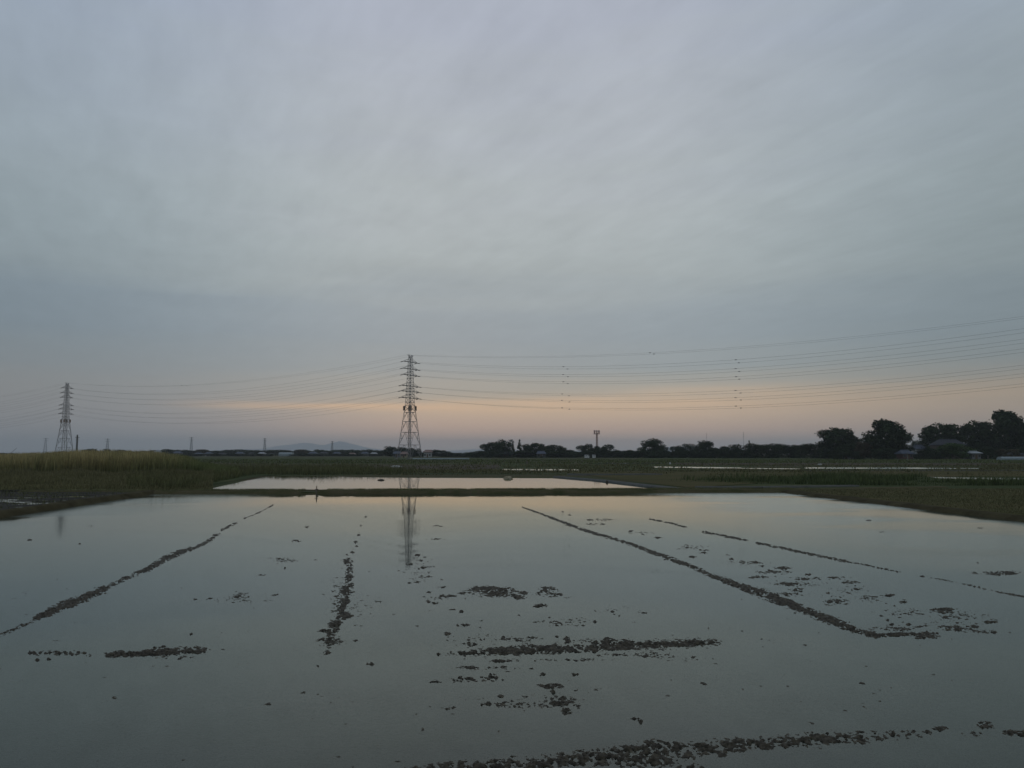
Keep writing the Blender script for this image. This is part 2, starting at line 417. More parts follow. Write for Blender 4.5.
def ridge(pts, th, s=1.0):
    n = len(pts)
    for i in range(n - 1):
        (x0, y0), (x1, y1) = pts[i], pts[i+1]
        t0 = th[i] if isinstance(th, (list, tuple)) else th
        t1 = th[i+1] if isinstance(th, (list, tuple)) else th
        tm = max(t0, t1)
        m = (UU > min(x0, x1) - tm*3 - 2) & (UU < max(x0, x1) + tm*3 + 2) & (VV > min(y0, y1) - tm*3 - 2) & (VV < max(y0, y1) + tm*3 + 2)
        px, py = UU[m], VV[m]; dx, dy = x1 - x0, y1 - y0
        t = np.clip(((px - x0) * dx + (py - y0) * dy) / (dx * dx + dy * dy), 0, 1)
        d2 = (px - x0 - t * dx) ** 2 + (py - y0 - t * dy) ** 2
        r = t0 + (t1 - t0) * t
        E[m] = np.maximum(E[m], s * np.exp(-d2 / r ** 2 * .8))
# long ridges left by the tractor
ridge([(-60, 668), (-20, 645), (5, 633), (22, 626)], 2.8, .80)
ridge([(35, 619), (50, 612), (62, 606), (85, 598), (105, 588)], [3.0, 4.2, 4.6, 4.4, 3.6], 1.0)
ridge([(22, 626), (38, 619)], 2, .7); ridge([(105, 588), (118, 582), (138, 573)], 3.0, .82)
ridge([(138, 573), (152, 567), (166, 558), (190, 549)], [2.4, 3.4, 3.8, 2.8], 1.0)
ridge([(190, 550), (205, 543), (214, 537)], [1.8, 2.2, 2.0], .95)
ridge([(212, 536), (220, 534)], 1.4, .9); ridge([(222, 530), (236, 523)], 1.6, .95); ridge([(243, 519), (258, 513), (273, 505)], 1.1, .78)
ridge([(366, 516), (361, 527), (357, 541), (352, 552)], 1.6, .42)
for q in ((365.5, 517, 2, 1), (361, 526, 1.8, 1.4), (358.5, 535, 2.2, 1.3), (356, 542, 2.6, 1.6), (357, 546, 2, 1.2), (352.5, 552, 2.6, 1.6), (347, 555, 1.5, 1)): stamp(*q, .98)
stamp(348, 561, 7, 4, 1); stamp(350, 576, 5, 4, .95); stamp(345, 592, 9, 7, 1); stamp(350, 584, 5, 5, .95)
stamp(341, 607, 6, 6, 1); stamp(345, 616, 10, 4, .9); stamp(334, 625, 7, 5, 1); stamp(329, 634, 5, 6, 1); stamp(325, 631, 9, 2, .8); stamp(329, 646, 4, 7, .85)
ridge([(350, 566), (346, 600), (340, 618), (330, 640), (327, 652)], 4.6, .86)
ridge([(30, 653), (75, 652), (90, 655)], 2.2, .76); ridge([(107, 655), (145, 653)], [3.2, 4.0], .95); ridge([(145, 653), (175, 651), (205, 650)], [4.2, 4.6, 3.4], 1.0); ridge([(205, 650), (228, 649)], 1.6, .62)
stamp(37, 660, 4, 1.4, .9); stamp(49, 659, 3, 1.2, .8); stamp(114, 698, 4, 2.2, .9)
ridge([(522, 507), (540, 513.5), (560, 521), (590, 532), (625, 542), (660, 555), (690, 566), (715, 577), (740, 586), (765, 594), (800, 608), (830, 620), (855, 630), (876, 635.5)],
      [.8, 1.1, 1.5, 1.9, 1.9, 2.3, 2.5, 2.9, 4.0, 6.0, 4.6, 4.0, 3.6, 3.0], 1.05)
ridge([(876, 635.5), (905, 634), (938, 633)], [2.2, 2.0, 1.4], .95); stamp(925, 633, 12, 3, .85)
ridge([(650, 519), (666, 522), (686, 527)], 1.1, .9); ridge([(703, 532), (725, 536), (748, 541)], 1.4, 1.0)
ridge([(757, 543), (775, 546.5), (810, 554), (845, 561)], 1.5, .98); ridge([(845, 561), (875, 567), (900, 572)], 1.2, .86); ridge([(920, 576), (950, 581), (990, 590), (1040, 600), (1100, 615)], 1.2, .72)
# patches
stamp(480, 591, 20, 6, .9); stamp(497, 593, 24, 6, .95); stamp(517, 596, 15, 4.5, .88); stamp(548, 590, 13, 5.5, .86); stamp(556, 594, 12, 3.5, .7); stamp(541, 606, 9, 2.6, .9); stamp(555, 625, 7, 2.4, .75)
ridge([(448, 653), (715, 643)], 9, .55); stamp(495, 592, 46, 8, .62)
ridge([(452, 653), (480, 652), (515, 650), (560, 650), (610, 647), (650, 645), (700, 643), (716, 642.5)], [2.6, 4.0, 5.0, 5.0, 4.6, 3.6, 2.6, 1.4], .98)
stamp(470, 644, 9, 2.4, 1); stamp(567, 641, 5, 6, .9); stamp(610, 641, 16, 4, .72)
ridge([(430, 682), (470, 680), (486, 678)], [1.2, 2.2, 3.0], .72); stamp(492, 677, 10, 3.4, .98)
ridge([(440, 709), (480, 706), (515, 701), (535, 694)], 1.8, .6); stamp(551, 686, 15, 3, .85); stamp(553, 692, 3, 1.8, 1)
stamp(567, 711, 7, 4.5, 1); stamp(563, 705, 14, 3, .8); stamp(578, 706, 4, 3, .85); stamp(637, 719, 9, 3, .72); stamp(640, 722, 4, 2.4, .95)
ridge([(380, 776), (440, 768), (520, 764), (600, 758), (650, 750), (700, 748), (770, 743), (850, 737), (900, 735), (930, 733)], [5, 6, 8, 10, 11, 9, 8, 9, 6, 3], .80)
stamp(655, 746, 20, 7, .95); stamp(640, 762, 45, 9, .86); stamp(690, 768, 30, 5, .72); stamp(940, 728, 9, 3, .85); stamp(985, 726, 10, 4.5, 1); stamp(1010, 732, 10, 3, .8); stamp(972, 734, 18, 3, .66)
ridge([(1010, 734), (1080, 728), (1180, 722)], 5, .75)
for (x, y, rx, ry) in [(783,568,11,1.6),(808,574.5,6,1.5),(805,579,13,1.6),(835,577.5,15,1.3),(850,582,15,2),(857,589,8,1.7),(797,590,11,2.2),(788,584,15,2.2),(828,593,3,1.3),(837,601,14,2.2),
    (888,595,9,1.7),(903,602,6,1.2),(943,609.5,17,1.8),(948,617,9,1.6),(958,619,4,1.5),(888,620.5,3,1.6),(892,624.5,3,1.6),(908,624.5,3,1.6),(988,622,12,1.1),(1002,573,24,2.6),(975,573,6,1.2),(978,563,2.5,1),
    (563,512,3,.9),(570,515,3,.8),(591,520,3,1),(592,524,8,1.1),(602,524,6,1.1),(631,531,3,1),(642,534,5,1.3),(658,537.5,6,1.2),(686,545.5,5,1.2),(687,548,4,1),(704,550,7,1.1),(704,553,6,1),(726.5,555.5,5,1.2),(731,559,3,1.1),(755,562,6,1.2),(762,566,4,1),(692,557,6,1),(758,577,12,1.7),
    (869,520.5,5,.7),(980,528,4,.6),(882,532,5,.6),(307,527,3,1.3),(296,541,6,1.4),(281,559,10,1.6),(285,568,1.6,1.4),(276,595,6,2),(261,575,5,1.1),(191,634,2.4,1.2),(90,526,3,1),(30,540,4,1),(80,544,2,1),
    (438,526,6,1),(436,539,6,.8),(418,555,5,1.2),(420,560.5,5,1.1),(423,567.5,4,1.1),(428,576.5,3,.9),(417,582,5,1),(410,564,5,1),(442,587,8,1.3),(429,592,4,1),(446,596,14,1.6),(433,603,7,1.6),(428,601,2,2),(461,612,3.4,2),(453,609.5,6,.8),
    (463,625,9,1.9),(447,634,5,1.6),(438,654,3,1.3),(370,664,5,1.2),(317,666,2.4,1.3),(503,638,3,1.4),(533,638,3,1),(556,637,3,1.1),(500,661,14,1.3),(540,676,3,1),(575,675,5,1.4),(620,616,2.4,1),(595,622,2,1.2),(612,612,3,1),(542,674,4,1),(708,629,1.3,2.4),(693,657,3,1.2)]:
    stamp(x, y, rx * .95, ry * 1.05, .97)
for (x, y, rx, ry, s) in [(243,597,12,6,.74),(268,607,8,4,.5),(200,600,28,5,.42),(690,660,40,5,.4),(700,676,60,8,.36),(480,700,70,10,.36),(820,700,120,14,.34),(600,690,60,6,.38),(900,690,80,12,.34),(760,640,60,6,.34),(330,700,120,14,.33),(620,610,50,8,.44),(480,640,60,18,.42),(360,610,30,40,.36),(845,590,90,18,.46),(960,620,60,14,.46)]:
    stamp(x, y, rx, ry, s)
for (x, y, rx, ry, s) in [(470,593,16,3.5,.8),(488,588,14,3,.85),(505,590,16,4,.85),(521,594,12,4,.9),(548,592,16,5,.85),(560,597,16,2.5,.62),(440,598,22,3,.6),
    (820,578,44,3,.66),(800,584,40,4,.72),(790,594,34,3.5,.72),(836,603,22,3,.72),(775,572,26,3,.70),(870,598,30,5,.58),(905,612,40,5,.58),(950,612,30,3,.66),(900,628,40,5,.62),(960,629,34,5,.74),(985,632,20,2.6,.7),(930,637,18,2.5,.72),
    (600,520,26,3,.58),(640,533,30,3,.56),(690,548,34,4,.58),(740,563,34,4,.60),(420,570,24,16,.52),(280,560,30,6,.54),(240,600,50,6,.54),(60,654,40,3,.66),(165,657,50,3,.60),
    (478,668,60,3,.60),(560,660,90,4,.56),(470,680,44,3.5,.74),(510,705,60,4,.62),(560,700,26,8,.66),(640,655,70,5,.56),(610,642,60,5,.66),(520,640,40,5,.55),(560,622,50,8,.55),(340,600,18,34,.58),(332,640,22,10,.60)]:
    stamp(x, y, rx, ry, s)
n_cl = fbm(BX / .075, BY / .085, 3, 3); n_big = fbm(BX / .5, BY / .5, 9, 3); n_fine = fbm(BX / .028, BY / .032, 21, 2)
n_slow = fbm(BX / 2.5, BY / 2.5, 33, 3)
n_film = fbm(BX / .16, BY / .22, 71, 2)
spk = (n_cl - .5) * .070 + (n_fine - .5) * .135 + (n_film - .5) * .035
BZ = -.039 + E * .057 + (n_big - .5) * .030 * (.25 + E) + spk * np.clip(.12 + E, 0, 1) + (n_slow - .5) * .014
stray = np.clip((fbm(BX / .13, BY / .13, 55, 2) - .80) * 9, 0, 1) * (n_slow > .45)
BZ += stray * .042
BZ = np.where(BZ > 0, np.minimum(.03, BZ * .5), BZ * .8)
# keep inside the paddy outline
def side(a, b): return (b[0]-a[0])*(BY-a[1]) - (b[1]-a[1])*(BX-a[0])
inside = (side(H[3], H[0]) > 0) & (side(H[1], H[2]) > 0)
BZ = np.where(inside, BZ, -.09)
BY = np.maximum(BY, NEAR + .02)
i = np.arange(UU.size).reshape(UU.shape)
Q = np.stack([i[:-1, :-1], i[1:, :-1], i[1:, 1:], i[:-1, 1:]], -1).reshape(-1, 4)
ins4 = inside.ravel()[Q].all(1); Q = Q[ins4]
np_mesh('mud_ridges', np.stack([BX, BY, BZ], -1).reshape(-1, 3), Q, M['mud'], smooth=True, kind='structure')
mesh_obj('paddy_water', [(x, y, 0) for x, y in H], [(0, 1, 2, 3)], M['water'], kind='structure')

# --- banks (earth bunds)
def bund(name, pts, w, h, mat, z0=-.12, seg=.35, dip=None, asym=(.25, .25), seed=1):
    P = []
    for (x0, y0), (x1, y1) in zip(pts[:-1], pts[1:]):
        n = max(1, int(math.hypot(x1-x0, y1-y0) / seg))
        P += [(x0 + (x1-x0)*i/n, y0 + (y1-y0)*i/n) for i in range(n)]
    P.append(pts[-1]); P = np.array(P); d = np.gradient(P, axis=0); d /= np.linalg.norm(d, axis=1)[:, None]
    nrm = np.stack([-d[:, 1], d[:, 0]], 1); s = np.arange(len(P)) * seg
    prof = [(-.5 - asym[0]/w*1.2, 0), (-.5 - asym[0]/w*.4, .45), (-.5, .85), (-.3, 1.0), (0, 1.04), (.3, 1.0), (.5, .85), (.5 + asym[1]/w*.4, .45), (.5 + asym[1]/w*1.2, 0)]
    V = []
    for k, (u, q) in enumerate(prof):
        jit = (fbm(s / 1.1, s*0 + k*3.1, seed, 3) - .5)
        off = u * w + jit * .28
        hh = h * (1 + (fbm(s / 2.3, s*0 + k*.7, seed + 5, 3) - .5) * .55)
        if dip is not None: hh = hh * (1 - .8 * np.exp(-((P[:, 0] - dip[0]) / dip[1]) ** 2))
        z = z0 + (hh - z0) * q
        V.append(np.stack([P[:, 0] + nrm[:, 0]*off, P[:, 1] + nrm[:, 1]*off, z], 1))
    V = np.array(V); nk, npnt = V.shape[:2]; idx = np.arange(nk*npnt).reshape(nk, npnt)
    Q = np.stack([idx[:-1, :-1], idx[:-1, 1:], idx[1:, 1:], idx[1:, :-1]], -1).reshape(-1, 4)
    return np_mesh(name, V.reshape(-1, 3), Q, mat, smooth=True, kind='structure')
dipx = G(315, 492)[0]
bw = 1.7
bund('far_bank', [(-34, pl1[1] + bw/2 - .05), (pl1[0], pl1[1] + bw/2 - .1), (pr1[0] + 1, pr1[1] + bw/2 - .1), (pr1[0] + 14, pr1[1] + bw/2 + 4.2)], bw, .21, M['bund'], asym=(.45, .45), dip=(dipx, .7), seed=3)
bund('left_bank', [(ext(pl0, pl1, -2)[0] - .22, -2), (pl0[0] - .22, pl0[1]), (pl1[0] - .22, pl1[1] + .3)], 0.6, .25, M['bank_brown'], seed=8, asym=(.28, .28))
bund('right_bank', [(pr1[0] + .35, pr1[1] + .4), (pr0[0] + .35, pr0[1]), (ext(pr0, pr1, -2)[0] + .35, -2)], .9, .17, M['bank_brown'], seed=12, asym=(.45, .45))
bund('plot_bank', [(-75, 57.4), (pl1[0] - 1.2, 56.8)], .9, .20, M['dark_soil'], z0=.05, seed=18)
# road embankment under the camera
bund('road_embankment', [(160, .4), (-160, .4)], 7.2, 1.18, M['bund'], z0=-.1, seg=1.0, asym=(1.2, 1.2), seed=22)
mesh_obj('road', [(-160, -2.2, 1.62), (160, -2.2, 1.62), (160, 1.4, 1.62), (-160, 1.4, 1.62), (-160, -2.2, 1.05), (160, -2.2, 1.05), (160, 1.4, 1.05), (-160, 1.4, 1.05)],
         [(0, 1, 2, 3), (5, 4, 7, 6), (4, 5, 1, 0), (6, 7, 3, 2)], M['asphalt'], kind='structure')
for o in (bpy.data.objects['road'],): o.location.z = -.36
for nm, y in (('road_marking', -2.0), ('road_marking', 1.1)):
    mesh_obj(nm, [(-160, y, 1.264), (160, y, 1.264), (160, y + .12, 1.264), (-160, y + .12, 1.264)], [(0, 1, 2, 3)], M['paint'], kind='structure')

# --- the wet plot left of the flooded paddy
plq = [(-60, 20), (ext(pl0, pl1, 20)[0] - 1.2, 20), (pl1[0] - 1.3, 56.3), (-72, 56.6)]
grid_sheet('wet_plot', plq, 420, 260, lambda x, y, a, b: GZ + .024 + (fbm(x / 1.6, y / .55, 41, 4) - .5) * .11 + (vnoise(x / .2, y / .2, 44) - .5) * .02, M['dark_soil'], kind='structure')
mesh_obj('plot_water', [(x, y, GZ + .012) for x, y in plq], [(0, 1, 2, 3)], M['water_far'], kind='structure')

# --- fields and far water, laid on the ground as sheets
_lay = [0]
def sheet(name, pix, mat, z=None):
    _lay[0] += 1
    zz = GZ + .004 * _lay[0] if z is None else z
    pts = []
    n = len(pix)
    for i in range(n):
        (x0, y0), (x1, y1) = pix[i], pix[(i+1) % n]
        for k in range(6):
            t = k / 6; p = G(x0 + (x1-x0)*t, y0 + (y1-y0)*t, zz)
            pts.append((p[0] + (random.random()-.5) * .004 * p[1], p[1] * (1 + (random.random()-.5) * .006), zz))
    mesh_obj(name, pts, [tuple(reversed(range(len(pts))))], mat, kind='structure')
sheet('green_field', [(-150, 457.6), (480, 457.6), (500, 460.2), (-150, 460.8)], M['green'])
sheet('brown_field', [(225, 465.3), (500, 464.8), (560, 468.6), (245, 469.8)], M['brown'])
sheet('green_field', [(500, 463.6), (700, 463.2), (760, 466), (700, 470.8), (500, 469.2)], M['green'])
sheet('green_field', [(640, 457.8), (1180, 457.8), (1250, 462.5), (640, 461.5)], M['green'])
sheet('brown_field', [(670, 463.0), (1180, 463.4), (1200, 465.4), (690, 465.4)], M['brown'])
sheet('dark_field', [(800, 470.3), (1250, 470.5), (1300, 475.5), (860, 476)], M['dark_soil'])
sheet('olive_field', [(560, 471.3), (1150, 471), (1250, 476.5), (860, 477), (690, 487.5), (640, 482)], M['olive'])
sheet('olive_field', [(700, 488.2), (1250, 489), (1600, 524), (1052, 519.5), (803, 491.2)], M['olive'])
sheet('green_field', [(860, 477), (1300, 477), (1380, 489.5), (700, 488)], M['green'])
sheet('green_field', [(-200, 470), (330, 470.5), (262, 476), (190, 488), (-300, 489)], M['green'])
# water sheets
sheet('second_paddy', [(207, 489.5), (264, 477.0), (268, 476.2), (334, 476.2), (352, 477.2), (420, 477.9), (575, 478.3), (598, 480.4), (625, 483.3), (656, 486.2), (640, 489.5)], M['water_far'])
sheet('flooded_strip', [(503, 468.9), (575, 469.3), (580, 470.2), (545, 470.4), (504, 470.0)], M['water_ruffled'])
sheet('flooded_strip', [(652, 466.6), (700, 466.9), (742, 467.6), (742, 468.3), (700, 468.2), (655, 467.5)], M['water_ruffled'])
sheet('flooded_strip', [(742, 467.9), (800, 468.5), (800, 469.2), (742, 468.8)], M['water_ruffled'])
sheet('flooded_strip', [(806, 467.4), (900, 467.4), (978, 468.1), (978, 468.8), (900, 468.9), (806, 468.6)], M['water_ruffled'])
sheet('flooded_strip', [(928, 476.9), (985, 477.7), (1060, 478.3), (1060, 480.0), (985, 479.6), (940, 478.3)], M['water_ruffled'])
sheet('flooded_strip', [(292, 467.8), (304, 467.2), (306, 468.0), (290, 468.9)], M['water_ruffled'])
sheet('flooded_strip', [(590, 463.2), (660, 463.3), (660, 463.7), (590, 463.6)], M['water_far'])
# concrete irrigation channels
def channel(pix, w=.55, h=.16):
    pts = [G(x, y, GZ + h) for x, y in pix]; mb = MB()
    for (x0, y0), (x1, y1) in zip(pts[:-1], pts[1:]):
        d = Vector((x1-x0, y1-y0, 0)).normalized(); n = Vector((-d.y, d.x, 0)) * w / 2
        for s in (-1, 1):
            a = Vector((x0, y0, 0)) + n * s; b = Vector((x1, y1, 0)) + n * s; k = len(mb.v); t = n.normalized() * .09
            for p in (a, b):
                for q, z in ((-t, GZ), (t, GZ), (t, GZ + h), (-t, GZ + h)): mb.v.append(tuple(p + q + Vector((0, 0, z))))
            mb.f += [(k+1, k+5, k+6, k+2), (k+2, k+6, k+7, k+3), (k+3, k+7, k+4, k), (k, k+1, k+2, k+3), (k+7, k+6, k+5, k+4)]
    return mb
channel([(556, 476.2), (600, 479.6), (640, 484.0), (682, 488.3)]).build('irrigation_channel', M['concrete'], label='pale concrete irrigation channel slanting past the right end of the second paddy', cat='irrigation channel')
channel([(568, 473.7), (612, 473.9), (659, 473.5)], w=1.6).build('irrigation_channel', M['concrete'], label='short straight concrete channel in the field behind the second paddy', cat='irrigation channel')
channel([(696, 486.3), (760, 486.4), (800, 485.8), (856, 485.0)]).build('irrigation_channel', M['concrete'], label='thin pale channel edge in front of the green bank on the right', cat='irrigation channel')

# ------------------------------------------------------------------ grasses
def blades(name, X, Y, Z, Hh, W, lean, base, tip, mat=None, **k):
    if 'reed' not in name:
        m_ = on_open(X, Y); X, Y, Z, Hh = X[m_], Y[m_], Z[m_], Hh[m_]
        if np.ndim(tip) == 2: tip = tip[m_]
    n = len(X); th = rng.uniform(0, 2*np.pi, n); ld = rng.uniform(0, 2*np.pi, n); ln = Hh * lean * rng.uniform(.2, 1, n)
    cx, sx = np.cos(th) * W / 2, np.sin(th) * W / 2
    lx, ly = np.cos(ld) * ln, np.sin(ld) * ln
    V = np.zeros((n, 6, 3), np.float32)
    for j, (f, wf, lf) in enumerate(((0, 1, 0), (.55, .85, .3), (1, .25, 1))):
        V[:, 2*j, 0] = X + lx*lf - cx*wf; V[:, 2*j, 1] = Y + ly*lf - sx*wf; V[:, 2*j, 2] = Z + Hh*f
        V[:, 2*j+1, 0] = X + lx*lf + cx*wf; V[:, 2*j+1, 1] = Y + ly*lf + sx*wf; V[:, 2*j+1, 2] = Z + Hh*f
    q = np.arange(n)[:, None] * 6
    Q = np.concatenate([q + [0, 1, 3, 2], q + [2, 3, 5, 4]])
    br = rng.uniform(.95, 2.1, (n, 1))
    base = np.asarray(base); tip = np.asarray(tip)
    if base.ndim == 1: base = np.tile(base, (n, 1)); 
    if tip.ndim == 1: tip = np.tile(tip, (n, 1))
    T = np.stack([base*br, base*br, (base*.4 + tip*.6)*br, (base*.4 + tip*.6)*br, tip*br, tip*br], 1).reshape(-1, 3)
    return np_mesh(name, V.reshape(-1, 3), Q, mat or M['blade'], tint=T, kind='stuff', **k)

BARE = [(200, 560, 464.6, 470.0, .9), (500, 582, 468.4, 471.3, 1), (648, 806, 466.0, 470.2, 1), (802, 985, 466.8, 470.6, 1), (922, 1070, 476.2, 482.0, 1.7), (286, 310, 466.6, 470.4, 1),
        (560, 690, 471.0, 487.5, .85), (690, 790, 471.0, 479.0, .8), (860, 1300, 470.6, 476.2, .75), (690, 1000, 463.0, 465.2, .8), (586, 664, 462.9, 465.0, 1), (225, 640, 474.3, 478.5, .6)]
def on_open(x, y):                                # ploughed, flooded or trodden places keep their grass off
    u, v = uv_of(x, y, GZ); u = u + (fbm(x / 2.5, y / 2.5, 91, 2) - .5) * 90; v = v + (fbm(u / 14, v / 2, 90, 2) - .5) * .9
    keep = np.ones(len(x), bool); q = rng.uniform(0, 1, len(x))
    for a, b, c, d, pr in BARE: keep &= ~((u > a) & (u < b) & (v > c) & (v < d) & (q < pr * np.clip(.62 + 1.3 * (fbm(x / 3.0, y / 9.0, 92, 2) - .28), .5, 1)))
    return keep

def scatter(n, px0, px1, Y0, Y1):                 # even over the ground between two distances
    Y = np.sqrt(rng.uniform(Y0**2, Y1**2, n)); px = rng.uniform(px0, px1, n)
    return (px - 512) / F * Y, Y, px

# reed bed on the left
x, y, p = scatter(60000, -260, 240, 94, 128)
hh = np.interp(p, [-260, 0, 35, 75, 145, 165, 190, 205, 232], [2.6, 2.65, 2.75, 3.12, 3.1, 2.8, 2.35, 1.4, .8]) * (.88 + .2 * fbm(x / 1.3, y / 1.3, 5, 2))
hh *= rng.uniform(.72, 1.03, len(x)); 
keep = fbm(x / 2.0, y / 2.0, 88, 2) > .22; x, y, hh, p = x[keep], y[keep], hh[keep], p[keep]
w_ = fbm(x / 3.0, y / 3.0, 61, 2)[:, None]
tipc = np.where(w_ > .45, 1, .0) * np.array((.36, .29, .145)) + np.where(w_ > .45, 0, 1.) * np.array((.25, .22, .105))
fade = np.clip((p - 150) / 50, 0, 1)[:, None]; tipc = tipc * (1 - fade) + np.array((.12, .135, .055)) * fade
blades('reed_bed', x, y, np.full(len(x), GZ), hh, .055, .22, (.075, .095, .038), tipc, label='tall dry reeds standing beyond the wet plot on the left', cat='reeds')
# low grass at their foot and round the second paddy
x, y, p = scatter(90000, -300, 215, 58.2, 95); b_c = (.075, .082, .036)
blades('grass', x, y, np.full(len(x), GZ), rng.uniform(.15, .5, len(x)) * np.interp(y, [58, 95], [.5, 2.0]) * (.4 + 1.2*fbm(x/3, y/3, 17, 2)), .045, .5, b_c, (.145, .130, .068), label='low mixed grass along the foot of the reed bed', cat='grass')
x, y, p = scatter(80000, 130, 420, 60, 150)
xe = np.interp(y, [60, 63, 97, 100, 140], [-24.6, -24.9, -31.2, -31.2, -200])         # left edge of the second paddy
k_ = ((x < xe - .3) | (y > 99)) & (rng.uniform(0, 1, len(x)) > (p - 300) / 120); x, y, p = x[k_], y[k_], p[k_]
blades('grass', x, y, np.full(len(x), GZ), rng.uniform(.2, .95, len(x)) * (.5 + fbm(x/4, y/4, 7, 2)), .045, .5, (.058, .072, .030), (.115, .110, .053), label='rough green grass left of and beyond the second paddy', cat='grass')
x, y, p = scatter(16000, -420, 130, 33, 57); xl = np.interp(y, [pl0[1], pl1[1]], [pl0[0], pl1[0]]) - 1.0
k_ = (x < xl) & (fbm(x / 1.5, y / .8, 19, 2) > .52); x, y = x[k_], y[k_]
blades('grass', x, y, np.full(len(x), GZ), rng.uniform(.05, .2, len(x)), .03, .8, (.055, .065, .03), (.10, .10, .05), label='thin weeds in the dark wet plot on the left', cat='grass')
# on the banks
def bank_grass(n, x0, x1, yf, h0, h1, label, ba=(.085, .095, .042), tp=(.15, .145, .075), z=.19, w=.02):
    X = rng.uniform(x0, x1, n); off = rng.uniform(-.95, .95, n); Yc = yf(X) + off
    zz = np.where(np.abs(off) < .7, z, z * .35) - .02
    kk = (fbm(X / .9, off / .6, 3, 2) > .40) & (np.abs(X - dipx) > .5)
    X, Yc, zz = X[kk], Yc[kk], zz[kk]
    blades('grass', X, Yc, zz, rng.uniform(h0, h1, len(X)), w, .7, ba, tp, label=label, cat='grass')
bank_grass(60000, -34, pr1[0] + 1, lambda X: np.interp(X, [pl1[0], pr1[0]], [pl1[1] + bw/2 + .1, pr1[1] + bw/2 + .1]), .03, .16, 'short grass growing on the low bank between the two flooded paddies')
# right bank: taller weeds
x, y, p = scatter(52000, 640, 1260, 66, 92)
k_ = (rng.uniform(0, 1, len(x)) < np.clip((p - 660) / 150, 0, 1)) & (y > np.interp(p, [640, 760, 860, 1260], [80, 70, 66, 66])); x, y, p = x[k_], y[k_], p[k_]
hk = fbm(x / 5, y / 3, 71, 3)
blades('grass', x, y, np.full(len(x), GZ), rng.uniform(.15, .6, len(x)) * np.clip((hk - .3) * 4, .2, 1.6), .05, .5, (.046, .064, .026), (.082, .098, .044), label='thick green weeds along the bank right of the paddies', cat='grass')
x, y, p = scatter(50000, 790, 1500, 33, 60)
xr = np.interp(y, [pr0[1], pr1[1]], [pr0[0], pr1[0]]) + 1.0; k_ = x > xr; x, y = x[k_], y[k_]
blades('grass', x, y, np.full(len(x), GZ + .03), rng.uniform(.02, .12, len(x)), .03, .8, (.075, .08, .038), (.13, .12, .065), label='sparse low stubble in the olive field beside the right bank', cat='grass')
# far field cover, coarse tufts
for (n, p0, p1, Y0, Y1, h0, h1, ba, tp, lb) in (
        (52000, -300, 1320, 112, 190, .1, .45, (.066, .074, .034), (.135, .122, .064), 'olive grass strip behind the second paddy'),
        (30000, 300, 1320, 98, 150, .03, .22, (.07, .075, .035), (.14, .125, .07), 'mixed short grass in the middle fields'),
        (42000, -300, 1320, 205, 330, .1, .5, (.056, .078, .030), (.110, .118, .052), 'green crop fields in front of the far trees')):
    x, y, p = scatter(n, p0, p1, Y0, Y1)
    kk = fbm(x / 9, y / 5, int(Y0), 3) > .46 + rng.uniform(-.1, .1, len(x)); x, y = x[kk], y[kk]
    blades('grass', x, y, np.full(len(x), GZ), rng.uniform(h0, h1, len(x)), .16 if Y0 < 150 else .3, .5, ba, tp, label=lb, cat='grass')

